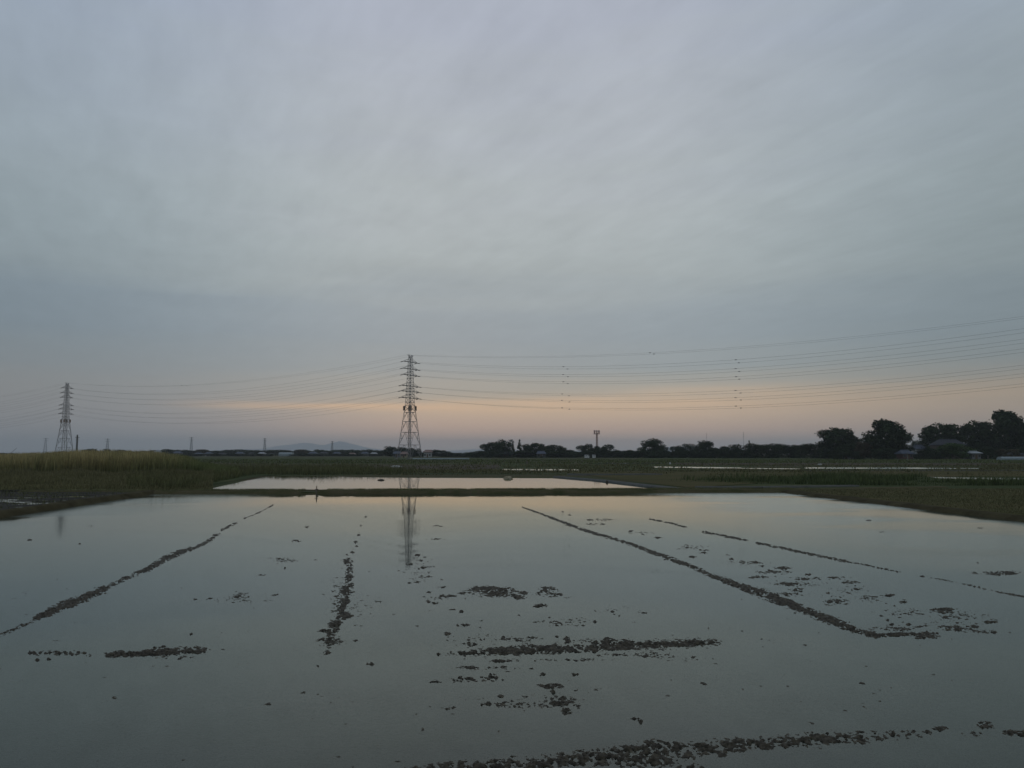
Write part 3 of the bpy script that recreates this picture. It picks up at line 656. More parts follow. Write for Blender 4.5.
# ------------------------------------------------------------------ pylons and cables
ZA = [42.0, 39.0, 36.3, 31.6, 29.2, 26.4]        # cross-arm heights
LA = [4.7, 5.0, 4.8, 5.8, 6.1, 6.0]
LINE = Vector((225, -137, 0)).normalized(); PERP = Vector((-LINE.y, LINE.x, 0))
def hw(z): return np.interp(z, [0, 24.6, 45], [3.85, 1.35, .62])
def pylon(loc, label, armf=1.0):
    root = empty('power_pylon', loc, math.atan2(LINE.y, LINE.x), label=label, cat='pylon')
    for sx in (-1, 1):
        for sy in (-1, 1):
            m = MB(); m.bar((sx*hw(-.3), sy*hw(0), -.3), (sx*hw(24.6), sy*hw(24.6), 24.6), .16, .12); m.bar((sx*hw(24.6), sy*hw(24.6), 24.6), (sx*hw(44), sy*hw(44), 44), .12, .08)
            m.box(sx*3.85-.5, sx*3.85+.5, sy*3.85-.5, sy*3.85+.5, -.4, .35)
            m.build('leg', M['steel'], root)
    lat = MB(); zs = [0, 6.2, 11.6, 16.2, 20.2, 23.0, 24.6] + [26.4, 27.9, 29.2, 30.5, 31.6, 33.2, 34.8, 36.3, 37.7, 39, 40.5, 42, 43.3, 44.2]
    for a, b in zip(zs[:-1], zs[1:]):
        ha, hb = hw(a), hw(b); r = .075 if a < 24 else .052
        for k in range(4):
            c = [(-1, -1), (1, -1), (1, 1), (-1, 1)]; (ax, ay), (bx, by) = c[k], c[(k+1) % 4]
            pa, pb, qa, qb = (ax*ha, ay*ha, a), (bx*ha, by*ha, a), (ax*hb, ay*hb, b), (bx*hb, by*hb, b)
            lat.bar(qa, qb, r)
            if a < 20:                            # K bracing with a ring of secondary members
                mid = ((qa[0]+qb[0])/2, (qa[1]+qb[1])/2, b)
                lat.bar(pa, mid, r); lat.bar(pb, mid, r)
                for p_, q_ in ((pa, qa), (pb, qb)):
                    h1 = tuple((p_[i]+mid[i])/2 for i in range(3)); l1 = tuple((p_[i]+q_[i])/2 for i in range(3))
                    lat.bar(h1, l1, r*.7); lat.bar(h1, q_, r*.7)
            else:
                lat.bar(pa, qb, r); lat.bar(pb, qa, r)
    lat.build('lattice', M['steel'], root)
    for z, la in zip(ZA, LA):
        la = la * armf; h = hw(z)
        for s in (-1, 1):
            m = MB()
            for u in (-1, 1):
                m.bar((u*h, s*h, z), (0, s*la, z + .05), .085, .07); m.bar((u*hw(z+1.3), s*hw(z+1.3), z + 1.35), (0, s*la, z + .1), .055, .05)
            for f in (.35, .65):
                yy = s*(h + (la-h)*f); xx = h*(1-f)
                m.bar((-xx, yy, z), (xx, yy, z), .06); m.bar((0, yy, z), (0, yy, z + 1.35*(1-f)), .06)
            m.build('cross_arm', M['steel'], root)
        for s in (-1, 1):
            for u in (-1, 1):
                i_ = MB()
                for q in range(7):
                    i_.bar((u*(.25+q*.2), s*la, z-.1-.03*q), (u*(.33+q*.2), s*la, z-.11-.03*q), .19, .12, 6)
                i_.bar((0, s*la, z), (u*1.7, s*la, z-.3), .05)
                i_.build('insulator', M['porcelain'], root)
    m = MB()
    for s in (-1, 1):
        m.bar((.6, 0, 44), (0, s*2.0*armf, 45), .10, .07); m.bar((-.6, 0, 44), (0, s*2.0*armf, 45), .10, .07); m.bar((0, s*.6, 44.1), (0, s*.7, 45.1), .12)
    m.bar((0, -2.0*armf, 45), (0, 2.0*armf, 45), .09)
    m.build('earth_wire_arm', M['steel'], root)
    h = hw(21.8)
    for sx in (-1, 1):
        for sy in (-1, 1):
            m = MB(); m.box(sx*(h+.1)-.36, sx*(h+.1)+.36, sy*(h+.1)-.36, sy*(h+.1)+.36, 21.0, 22.9)
            m.build('climbing_guard', M['rust'], root)
    m = MB()                                       # ladder up the core
    for s in (-.2, .2): m.bar((s, 0, 2), (s, 0, 43.5), .07)
    for q in range(70): m.bar((-.2, 0, 2.2+q*.59), (.2, 0, 2.2+q*.59), .025)
    m.build('ladder', M['steel'], root)
    return root
PY = [Vector((-494, 617, GZ)), Vector((-269, 480, GZ)), Vector((-44.0, 343, GZ)), Vector((181, 206, GZ))]
ARM = [.8, .62, 1, 1]
pylon(PY[2], 'tall grey lattice pylon with six cross arms, mirrored in the flooded paddy')
pylon(PY[1], 'smaller-looking lattice pylon rising behind the reed bed on the far left', .62)
pylon(PY[3], 'near end pylon that carries the cables on past the big trees')
pylon(PY[0], 'farthest pylon of the line, beyond the reed bed', .8)
LV = ['top', 'second', 'third', 'fourth', 'fifth', 'lowest']
def cable(a, b, sag, r, label, group, spac=(.28, .55), flip=False):
    pts = []
    for k in range(41):
        t = k / 40; p = a.lerp(b, t); p.z -= 4 * sag * t * (1 - t); pts.append(p - a)
    o = MB().tube(pts, r).build('power_cable', M['cable'], label=label, cat='cable', group=group); o.location = a
    for t in spac:
        t = 1 - t if flip else t
        p = a.lerp(b, t) - a; p.z -= 4 * sag * t * (1 - t)
        m = MB(); q = MB(); m.bar(p - LINE*.38, p + LINE*.38, .05, .05, 6)
        for s in (-1, 1): m.bar(p + LINE*(.06*s), p + LINE*(.30*s), .15, .13, 6); 
        m.build('damper', M['cable'], o)
for k, (A, B) in enumerate(((0, 1), (1, 2), (2, 3))):
    span = ['beyond the far-left pylon', 'between the two tall pylons', 'right of the tall mirrored pylon'][k]
    gr = ['cables left of the far-left pylon', 'cables between the two pylons', 'cables running right from the mirrored pylon'][k]
    d1 = LINE * 1.7
    for s, sn in ((-1, 'front'), (1, 'back')):
        for z, la, ln in zip(ZA, LA, LV):
            a = PY[A] + PERP*(s*la*ARM[A]) + Vector((0, 0, z - .3)) + d1; b = PY[B] + PERP*(s*la*ARM[B]) + Vector((0, 0, z - .3)) - d1
            cable(a, b, 7.9, .029, f'{ln} cable of the {sn} circuit {span}', gr, spac=((.290 - .006*(s+1), .540 - .003*(s+1)) if k == 2 else ()), flip=(k < 2))
        a = PY[A] + PERP*(s*2*ARM[A]) + Vector((0, 0, 45)); b = PY[B] + PERP*(s*2*ARM[B]) + Vector((0, 0, 45))
        cable(a, b, 6.6, .022, f'thin {sn} earth wire above the cables {span}', gr, spac=(.42,))

# small far lattice towers, masts and poles
def far_tower(px, top, Y, label, w=2.6, arms=2, mat='steel_far', r=.16):
    base = at(px, 455, Y); h = at(px, top, Y)[2] - GZ
    root = empty('lattice_tower', (base[0], Y, GZ), .6, label=label, cat='tower', group='distant towers above the far trees')
    for sx in (-1, 1):
        for sy in (-1, 1): MB().bar((sx*w, sy*w, 0), (sx*w*.2, sy*w*.2, h), r, r*.7).build('leg', M[mat], root)
    m = MB(); n = 9
    for q in range(n):
        f0, f1 = q/n, (q+1)/n; a, b = w*(1-.8*f0), w*(1-.8*f1)
        for (ax, ay, bx, by) in ((-1,-1,1,-1),(1,-1,1,1),(1,1,-1,1),(-1,1,-1,-1)):
            m.bar((ax*a, ay*a, h*f0), (bx*b, by*b, h*f1), r*.7); m.bar((bx*a, by*a, h*f0), (ax*b, ay*b, h*f1), r*.7)
    m.build('lattice', M[mat], root)
    for q in range(arms): MB().bar((-w*1.5, 0, h*(.96-.13*q)), (w*1.5, 0, h*(.96-.13*q)), r*1.3).build('cross_arm', M[mat], root)
    return root
far_tower(45, 438, 1500, 'faint distant lattice tower just left of the left pylon', 3.2)
far_tower(107, 438.5, 1400, 'distant lattice tower over the dark trees right of the left pylon', 3)
far_tower(191, 437, 1350, 'thin distant tower rising over the middle of the left treeline', 2.4)
far_tower(264.5, 438, 1350, 'thin distant tower with a reddish tip left of the blue hills', 2.4)
far_tower(332, 441, 1500, 'thin distant tower in front of the blue hills', 2.4)
def mast(px, top, Y, r, label, cat='mast', guy=True):
    b = at(px, 455, Y); h = at(px, top, Y)[2] - GZ
    root = empty('radio_mast', (b[0], Y, GZ), label=label, cat=cat)
    m = MB(); m.bar((0, 0, 0), (0, 0, h), r, r*.7, 6); m.build('pole', M['steel_far'], root)
    m = MB()
    for q in (.97, .9, .8): m.bar((-r*4, 0, h*q), (r*4, 0, h*q), r*.6)
    m.build('antenna', M['steel_far'], root)
mast(707, 433, 900, .16, 'very faint thin mast above the round tree by the white house')
mast(744, 432, 900, .18, 'very faint tall mast above the orchard hedge')
# concrete pole by the left pylon
b = at(76.5, 455, 330); h = at(76.5, 435, 330)[2]
root = empty('utility_pole', (b[0], 330, GZ), label='pale concrete pole standing just right of the left pylon', cat='utility pole')
MB().bar((0, 0, -.2), (0, 0, h), .42, .3, 10).build('pole', M['concrete'], root)
m = MB(); m.box(-.9, .9, -.08, .08, h-1.2, h-1.0); m.box(-.6, .6, -.08, .08, h-2.2, h-2.05); m.build('cross_arm', M['steel'], root)
# telecom tower
b = at(597, 455, 620); h = at(597, 430.5, 620)[2]
root = empty('telecom_tower', (b[0], 620, GZ), .3, label='slender telecom mast with a round antenna platform over the centre trees', cat='telecom tower')
m = MB()
for k in range(3):
    t = k*2.094; m.bar((.95*math.cos(t), .95*math.sin(t), 0), (.55*math.cos(t), .55*math.sin(t), h-2), .2)
for q in range(14):
    for k in range(3):
        f0, f1 = q/14, (q+1)/14; r0, r1 = .95-.4*f0, .95-.4*f1; t0, t1 = k*2.094, (k+1)*2.094
        m.bar((r0*math.cos(t0), r0*math.sin(t0), (h-2)*f0), (r1*math.cos(t1), r1*math.sin(t1), (h-2)*f1), .12)
m.build('shaft', M['mast_red'], root)
m = MB(); m.bar((0, 0, h-3.0), (0, 0, h-2.7), 2.1, 2.1, 12); m.bar((0, 0, h-.8), (0, 0, h-.6), 2.3, 2.3, 12); m.build('platform', M['mast_red'], root)
for k in range(9):
    t = k*2*math.pi/9; m = MB(); m.bar((2.1*math.cos(t), 2.1*math.sin(t), h-2.9), (2.1*math.cos(t), 2.1*math.sin(t), h+.1), .26, .26, 6); m.build('antenna', M['mast_red'], root)
# crane far left
b = at(12, 455, 900)
root = empty('crane', (b[0], 900, GZ), label='tiny crane boom leaning over the far-left trees', cat='crane')
MB().box(-1.6, 1.6, -1, 1, 0, 2.8).build('cab', M['wall_g'], root)
MB().bar((-2, 0, 2.2), (5.2, 0, 8.6), .28, .16).build('boom', M['steel_far'], root)
# field posts
def post(px, y0, y1, r, mat, label):
    g = G(px, y0, GZ); h = at(px, y1, g[1])[2] - GZ
    m = MB(); m.bar((0, 0, -.1), (0, 0, h), r, r*.8, 7); m.bar((0, 0, h), (0, 0, h+.04), r*.9, r*.3, 7)
    o = m.build('field_post', mat, label=label, cat='post'); o.location = (g[0], g[1], GZ)
post(907.5, 461.2, 452.5, .16, M['concrete'], 'pale thin post in the grass before the dark red house')
post(988, 459.2, 455.2, .14, M['wood'], 'short post beside the pale low greenhouse')
post(527, 464, 460.8, .24, M['wood'], 'dark stubby post standing in the green field before the centre trees')
g = G(315.3, 494.2, 0); m = MB(); m.bar((0, 0, -.25), (.03, 0, .55), .045, .035, 7); m.bar((-.12, 0, .30), (.14, .02, .33), .02, .02)
o = m.build('wooden_stake', M['wood'], label='thin wooden stake at the gap in the bank', cat='stake'); o.location = (g[0], g[1] + .25, 0)

# ------------------------------------------------------------------ trees
def crown_mesh(name, kind, seed, mat, n=5200):
    r = np.random.default_rng(seed); L_ = []
    K = {'round': 40, 'broad': 48, 'conifer': 34, 'bush': 38}[kind]
    for k in range(K):
        t, q = r.uniform(0, 6.283), r.uniform()**.5
        if kind == 'round':
            z = r.uniform(.14, .88); prof = math.sqrt(max(0, 1 - (abs(z-.50)/.47)**2.3)); e, s0 = prof*.36*q, r.uniform(.11, .19)
        elif kind == 'broad':
            z = r.uniform(.12, .86); prof = math.sqrt(max(0, 1 - (abs(z-.42)/.52)**2.4)); e, s0 = prof*.40*q, r.uniform(.10, .17)
        elif kind == 'conifer':
            z = r.uniform(.06, .97); e, s0 = (1-z)*.36*q + .01, .04 + .11*(1-z)
        else:
            z = r.uniform(.03, .84); e, s0 = math.sqrt(max(0, 1 - (z/.99)**2.2))*.42*q, r.uniform(.12, .19)
        L_.append((e*math.cos(t), e*math.sin(t), z, s0))
    L_ = np.array(L_); w = L_[:, 3]**2; pick = r.choice(len(L_), n, p=w/w.sum())
    d = r.normal(size=(n, 3)); d /= np.linalg.norm(d, axis=1)[:, None]
    rad = L_[pick, 3] * r.uniform(.35, 1, n)**.4 * (1 + .12*r.normal(size=n))
    C = L_[pick, :3] + d * rad[:, None] * np.array((1, 1, .85))
    nn = d + r.normal(size=(n, 3)) * .7; nn /= np.linalg.norm(nn, axis=1)[:, None]
    a = np.cross(nn, r.normal(size=(n, 3))); a /= np.linalg.norm(a, axis=1)[:, None]; b = np.cross(nn, a)
    s = r.uniform(.013, .032, n)[:, None]
    V = np.stack([C + a*s, C + b*s*.8, C - a*s, C - b*s*.8], 1).reshape(-1, 3)
    Q = np.arange(4*n).reshape(n, 4)
    br = r.uniform(.75, 1.25, (n, 1)) * (1 + .35*(hash2(pick, pick*0, seed)[:, None] - .5))
    T = np.repeat(np.tile(br, (1, 3)), 4, 0)
    o = np_mesh(name, V, Q, mat, tint=T); me = o.data
    bpy.data.objects.remove(o); return me
def trunk_mesh(kind, seed):
    r = random.Random(seed); m = MB(); top = .35 if kind != 'conifer' else .9
    if kind == 'bush': top = .25
    m.tube([(0, 0, -.02), (r.uniform(-.01, .01), .005, top*.5), (r.uniform(-.02, .02), 0, top)], [.032, .024, .014], 7)
    for k in range(6 if kind != 'conifer' else 8):
        t = k*1.05 + r.uniform(-.3, .3); z0 = top*r.uniform(.45, .95); rr = r.uniform(.16, .3) if kind != 'conifer' else .12
        m.tube([(0, 0, z0), (rr*.5*math.cos(t), rr*.5*math.sin(t), z0+.14), (rr*math.cos(t), rr*math.sin(t), min(.85, z0+.32))], [.013, .009, .004], 5)
    me = bpy.data.meshes.new('trunk'); me.from_pydata(m.v, [], m.f); me.materials.append(M['bark']); me.update(); return me
PROTO = {}
for kind, mats in (('round', ('dark', 'green', 'warm')), ('broad', ('dark', 'green', 'warm')), ('conifer', ('dark',)), ('bush', ('dark', 'green', 'warm'))):
    for mt in mats:
        for s in range(3 if mt == 'dark' else 1):
            sd_ = abs(hash((kind, s))) % 1000 if False else {'round': 10, 'broad': 30, 'conifer': 50, 'bush': 70}[kind] + s + {'dark': 0, 'green': 5, 'warm': 8}[mt]
            PROTO[(kind, mt, s)] = (crown_mesh('crown', kind, sd_, M['leaf_' + mt]), trunk_mesh(kind, sd_))
BIG = {k: crown_mesh('crown', k, 200 + i, M['leaf_dark'], 9000) for i, k in enumerate(('round', 'broad'))}
def tree(name, px, top, wpx, Y, kind, mt, label, cat='tree', group=None, big=False, wy=1.0):
    b = at(px, 455, Y); h = at(px, top, Y)[2] - GZ; w = wpx * Y / F
    root = empty(name, (b[0], Y, GZ), 0, label=label, cat=cat, group=group)
    s = random.randrange(3) if mt == 'dark' else 0
    cm, tm = PROTO[(kind, mt, s)]
    if big: cm = BIG[kind]
    rz = random.uniform(0, 6.28); k = {'round': .86, 'broad': 1.0, 'conifer': .72, 'bush': .98}[kind]
    c = bpy.data.objects.new('crown', cm); t = bpy.data.objects.new('trunk', tm)
    for o in (c, t):
        COL.objects.link(o); o.parent = root; o.rotation_euler = (0, 0, rz)
        o.scale = (w/k*1.06, w/k*wy*1.06, h / (.98 if kind != 'round' else .99))
    ts = min(1.6, h / w if w else 1)
    t.scale = (h*.8, h*.8, h)
    return root
Gt = 'big trees round the farmhouses on the right'
DR, DB = 'round', 'broad'
for a in [
    ('broadleaf_tree', 838, 427, 46, 400, DB, 'dark', 'broad flat-topped dark tree at the right end of the orchard hedge', 1),
    ('broadleaf_tree', 888, 420, 40, 370, DR, 'dark', 'tall rounded dark tree standing alone left of the farmhouses', 1),
    ('broadleaf_tree', 903, 430, 22, 372, DR, 'dark', 'lower shoulder of foliage on the right side of the tall rounded tree', 0),
    ('broadleaf_tree', 871, 437, 20, 390, DR, 'dark', 'small dark tree squeezed between the flat-topped and the rounded tree', 0),
    ('broadleaf_tree', 943, 422.5, 44, 400, DB, 'dark', 'wide domed dark tree behind the large tiled farmhouse', 1),
    ('broadleaf_tree', 978, 420, 36, 395, DB, 'dark', 'broad dark tree between the domed tree and the tallest tree', 1),
    ('broadleaf_tree', 1009, 411, 40, 385, DR, 'dark', 'tallest spreading tree at the right edge, sky showing through its crown', 1),
    ('broadleaf_tree', 1040, 420, 40, 390, DB, 'dark', 'dark tree right of the tallest tree, cut by the frame', 1),
    ('broadleaf_tree', 1078, 426, 44, 390, DR, 'dark', 'dark tree second beyond the right frame edge', 0),
    ('broadleaf_tree', 917, 440, 14, 420, DR, 'dark', 'small dark tree in the gap right of the rounded tree', 0),
    ('shrub', 952, 442.8, 30, 352, 'bush', 'green', 'bright green rounded shrub in front of the large farmhouse', 0),
    ('shrub', 935, 447, 24, 352, 'bush', 'dark', 'dark shrub left of the bright green shrub', 0),
    ('shrub', 968, 446.5, 16, 355, 'bush', 'green', 'green shrub touching the pale roof on its left', 0),
    ('shrub', 984, 446, 24, 362, 'bush', 'dark', 'dark shrub under the broad tree right of the pale roof', 0),
    ('shrub', 1006, 448, 30, 360, 'bush', 'warm', 'reddish-brown shrub under the tallest tree', 0),
    ('shrub', 1030, 446, 30, 362, 'bush', 'dark', 'dark shrub right of the reddish-brown shrub', 0),
    ('shrub', 918, 450, 16, 356, 'bush', 'dark', 'low dark shrub right of the dark red house', 0),
    ('shrub', 882, 447, 26, 352, 'bush', 'dark', 'dark shrub at the foot of the tall rounded tree', 0),
    ('shrub', 851, 450.5, 22, 349, 'bush', 'dark', 'low dark shrub half hiding the little white building', 0),
    ('shrub', 837, 449.5, 14, 350, 'bush', 'dark', 'low dark shrub left of the little white building', 0),
    ('shrub', 862, 440, 20, 372, 'bush', 'warm', 'brownish shrub below the flat-topped tree', 0),
    ('shrub', 846, 443, 30, 375, 'bush', 'dark', 'dark shrub with pale gaps beneath it, left of the brownish one', 0),
    ]: tree(a[0], *a[1:7], a[7], cat='shrub' if a[0] == 'shrub' else 'tree', group=Gt, big=bool(a[8]))
def row(items, Y, where, group, dY=25):
    for k, (px, top, w, kind, mt) in enumerate(items):
        o = ['first', 'second', 'third', 'fourth', 'fifth', 'sixth', 'seventh', 'eighth', 'ninth', 'tenth', 'eleventh', 'twelfth', 'thirteenth', 'fourteenth', 'fifteenth', 'sixteenth', 'seventeenth', 'eighteenth', 'nineteenth', 'twentieth'][k]
        nm = {'round': 'broadleaf_tree', 'broad': 'broadleaf_tree', 'conifer': 'conifer_tree', 'bush': 'shrub'}[kind]
        de = {'round': 'round dark tree', 'broad': 'spreading dark tree', 'conifer': 'pointed dark conifer', 'bush': 'low dark shrub'}[kind]
        if mt == 'green': de = de.replace('dark', 'greener')
        if mt == 'warm': de = de.replace('dark', 'brownish')
        tree(nm, px, top, w * (1.0 if kind == 'conifer' else 1.38), Y + random.uniform(-dY, dY), kind, mt, f'{de}, {o} from left {where}', cat='shrub' if kind == 'bush' else 'tree', group=group)
B_, C_ = 'bush', 'conifer'
row([(868, 443, 26, B_, 'dark'), (890, 440, 26, B_, 'dark'), (932, 441, 24, B_, 'dark'), (956, 439, 28, B_, 'dark'), (982, 438, 30, B_, 'dark'), (1006, 437, 30, B_, 'dark'), (1030, 438, 30, B_, 'dark'), (1056, 440, 30, B_, 'dark')], 425, 'in the undergrowth behind the farmhouses', 'undergrowth behind the farmhouses', 6)
row([(716, 447, 16, B_, 'dark'), (729, 445.5, 18, B_, 'dark'), (738, 443.5, 18, B_, 'dark'), (749.5, 440.5, 6, C_, 'dark'), (755, 443, 20, B_, 'dark'), (768, 443, 20, B_, 'dark'),
     (779, 442, 18, B_, 'dark'), (790, 445, 18, B_, 'dark'), (801, 443.5, 18, B_, 'dark'), (812, 442, 18, B_, 'dark'), (822, 441.5, 18, B_, 'dark'), (834, 444, 20, B_, 'dark')],
    430, 'in the long orchard hedge', 'orchard hedge right of centre', 12)
row([(634, 449.5, 16, B_, 'dark'), (650.5, 438.5, 17, DR, 'dark'), (659, 443, 10, DR, 'dark'), (664, 446.5, 9, DR, 'dark'), (674, 446, 9, DR, 'dark'), (680.5, 445.5, 8, DR, 'dark'), (690, 443.2, 12, DR, 'dark'),
     (697, 445, 5, C_, 'dark'), (705.5, 440.5, 16, DR, 'dark'), (714, 446, 8, B_, 'dark')], 470, 'in clump between telecom mast and white house', 'trees right of the telecom mast')
row([(643, 450, 18, B_, 'dark'), (660, 450, 20, B_, 'dark'), (676, 451, 20, B_, 'dark'), (692, 450, 20, B_, 'dark'), (706, 450, 18, B_, 'dark')], 445, 'in low growth right of telecom mast', 'low growth right of the telecom mast', 8)
row([(474, 452, 14, B_, 'dark'), (487, 442.5, 11, DR, 'dark'), (497, 441.5, 14, DR, 'dark'), (506, 438.8, 12, DR, 'dark'), (513, 442.5, 5, C_, 'dark'), (519.5, 439.5, 8, C_, 'dark'), (527, 444, 10, DR, 'dark'),
     (535, 442.5, 14, DB, 'dark'), (545, 443.8, 10, DR, 'dark'), (554, 444.3, 16, DB, 'dark'), (563, 447, 8, DR, 'dark'), (571, 449, 10, B_, 'dark'), (585, 444, 13, DR, 'dark'), (594, 446, 9, DR, 'dark'),
     (600, 446.5, 8, DR, 'dark'), (608.5, 444, 12, DR, 'dark'), (617, 450, 12, B_, 'dark'), (626, 450.5, 12, B_, 'dark')], 500, 'in the dark wood at the centre', 'dark wood at the centre')
row([(482, 450.5, 20, B_, 'dark'), (500, 450, 22, B_, 'dark'), (518, 450.5, 22, B_, 'dark'), (535, 450.5, 20, B_, 'dark'), (552, 450.5, 20, B_, 'dark'), (568, 451, 20, B_, 'dark'), (585, 451, 22, B_, 'dark'), (603, 451, 22, B_, 'dark'), (620, 452, 20, B_, 'dark')],
    475, 'in low growth under centre wood', 'low growth under the centre wood', 8)
row([(391, 446.3, 14, DR, 'dark'), (401, 447, 11, DR, 'dark'), (409, 447.8, 10, DR, 'dark'), (415, 448, 9, DR, 'dark'), (420.5, 449, 4, C_, 'dark'), (426, 450.5, 9, B_, 'dark'), (434, 449.6, 10, DR, 'dark'), (442.5, 450, 11, DR, 'dark'),
     (455, 452.2, 14, B_, 'dark'), (466, 452, 14, B_, 'dark')], 560, 'in the trees behind the mirrored pylon', 'trees behind the mirrored pylon')
row([(258, 450, 11, DR, 'dark'), (266, 450.3, 10, DR, 'dark'), (275, 449.7, 12, DR, 'dark'), (284, 449.9, 12, DR, 'dark'), (292, 450.5, 10, DR, 'dark'), (301, 449.3, 12, DR, 'warm'), (312, 451, 12, DB, 'dark'), (322, 450, 14, DB, 'dark'), (333, 449.7, 14, DB, 'dark'),
     (344, 449.6, 14, DB, 'dark'), (355, 449.5, 14, DB, 'dark'), (366, 449.3, 14, DB, 'dark'), (375, 450, 12, DB, 'dark'), (381.5, 452, 8, B_, 'dark')], 800, 'in far row under the blue hills', 'far row under the blue hills')
row([(133, 451.5, 12, DR, 'dark'), (143, 451, 11, DR, 'dark'), (151, 450.5, 10, DR, 'dark'), (166, 448.8, 9, DR, 'dark'), (174, 449.5, 10, DR, 'dark'), (182, 449.7, 9, DR, 'dark'), (191, 450.2, 10, DR, 'dark'), (202, 449.2, 12, DR, 'warm'), (212, 450.4, 10, DR, 'dark'),
     (221, 450.8, 10, DR, 'dark'), (231, 449.5, 12, DR, 'dark'), (240, 451, 10, DR, 'dark'), (249, 451, 10, DR, 'dark'), (159, 450.8, 9, DR, 'dark')], 800, 'in far row left of blue hills', 'far row on the left')
row([(-20, 452.5, 18, DR, 'dark'), (-4, 452.5, 16, DR, 'dark'), (10, 453, 16, B_, 'dark'), (28, 453, 14, B_, 'dark'), (41, 453.2, 16, B_, 'dark'), (56, 452.2, 12, B_, 'dark'), (67, 451.2, 14, DR, 'dark'), (84.5, 449.5, 7, DR, 'dark'), (91, 448.6, 11, DR, 'dark'),
     (107, 449, 8, DR, 'dark'), (119, 449.7, 12, DR, 'dark'), (126, 450.3, 10, DR, 'dark')], 700, 'in the far row showing over the reeds', 'far trees over the reeds')
row([(x, 453.9 - (k % 3)*.35, 11 + (k % 4)*2, B_, 'dark') for k, x in enumerate((138, 149, 166, 186, 197, 213, 229, 243, 257, 268, 299, 309, 321, 334, 345, 357, 371, 383, 128))], 690, 'in hedges before far-left houses', 'hedges before the far-left houses', 6)
row([(x, 450.9 - ((k*7) % 5)*.38, 12 + (k*5) % 4 * 2, DR if k % 2 else DB, 'dark') for k, x in enumerate(range(140, 390, 15))], 860, 'in the back row behind far-left houses', 'back row behind the far-left houses', 6)

# ------------------------------------------------------------------ buildings
def house(name, px, Y, wpx, wall_h, roof_h, wall, roof, label, depth=8, rz=0.0, hip=.35, cat='house', win=3, lower=None, group=None):
    b = at(px, 455, Y); w = wpx * Y / F; root = empty(name, (b[0], Y, GZ), rz, label=label, cat=cat, group=group)
    MB().box(-w/2, w/2, -depth/2, depth/2, -.1, wall_h).build('wall', M[wall], root)
    e = .7; X_, D_ = w/2 + e, depth/2 + e; hx = X_*(1 - hip); z0, z1 = wall_h + .003, wall_h + roof_h
    v = [(-X_, -D_, z0), (X_, -D_, z0), (X_, D_, z0), (-X_, D_, z0), (-X_, -D_, z0+.22), (X_, -D_, z0+.22), (X_, D_, z0+.22), (-X_, D_, z0+.22), (-hx, 0, z1), (hx, 0, z1)]
    r = mesh_obj('roof', v, [(3,2,1,0),(0,1,5,4),(1,2,6,5),(2,3,7,6),(3,0,4,7),(4,5,9,8),(6,7,8,9),(5,6,9),(7,4,8)], M[roof], root)
    MB().bar((-hx, 0, z1 + .05), (hx, 0, z1 + .05), .2, .2, 6).build('ridge', M[roof], r)
    for k in range(win):
        cx = -w/2 + w*(k + .5)/win; ww = min(.85, w/win*.32)
        if k == win//2:
            MB().box(cx-.5, cx+.5, -depth/2-.06, -depth/2+.05, 0, 2.0).build('door', M['door'], root)
        else:
            f = MB().box(cx-ww-.08, cx+ww+.08, -depth/2-.05, -depth/2+.02, .9, 2.1).build('window', M['wall_g'], root)
            MB().box(cx-ww, cx+ww, -depth/2-.07, -depth/2-.01, .98, 2.02).build('pane', M['glass'], f)
    return root
house('farmhouse', 948, 385, 24, 4.2, 2.9, 'wall_b', 'roof_k', 'large farmhouse with a blue-grey tiled roof under the wide domed tree', depth=10)
bpy.data.objects['farmhouse'].location.z += 2.2
MB().box(-5.6, 5.6, -5.2, 5.2, -2.3, -.1).build('ground_floor', M['wall_b'], bpy.data.objects['farmhouse'])
house('house', 918.5, 405, 9, 4.6, 2.2, 'wall_w', 'roof_b', 'small pale two-storey house in the gap right of the rounded tree', depth=7, win=3)
house('house', 904.5, 358, 10, 2.3, 1.7, 'wall_r', 'roof_b', 'low dark red house with a grey roof under the rounded tree', depth=6)
house('shed', 973, 352, 9, 2.5, 1.0, 'wall_g', 'roof_w', 'small shed with a pale sheet roof right of the bright green shrub', depth=5, cat='shed')
house('house', 718.5, 455, 8, 2.6, 2.0, 'wall_w', 'roof_w', 'white house at the gap between the centre clump and the orchard hedge', depth=7)
house('shed', 712, 440, 8, 1.1, .7, 'wall_w', 'roof_k', 'low pale shed left of the white house at the gap', depth=5, cat='shed', win=2)
house('house', 541, 470, 8, 2.2, 1.6, 'wall_g', 'roof_b', 'blue-roofed house half hidden in the centre wood', depth=7)
house('barn', 506, 468, 13, 1.9, 1.5, 'wall_b', 'roof_k', 'long brown barn at the foot of the tallest centre trees', depth=7, cat='barn', hip=.1)
house('house', 844, 352, 7, 1.9, 1.0, 'wall_w', 'roof_k', 'little white building seen through the shrubs below the flat-topped tree', depth=4)
house('shed', 853, 353, 4, 1.9, .8, 'wall_w', 'roof_k', 'tiny white shed just right of the little white building', depth=3, cat='shed', win=2)
house('shed', 1014, 358, 14, 1.9, 1.0, 'wall_b', 'roof_k', 'brown shed under the tallest tree', depth=5, cat='shed')
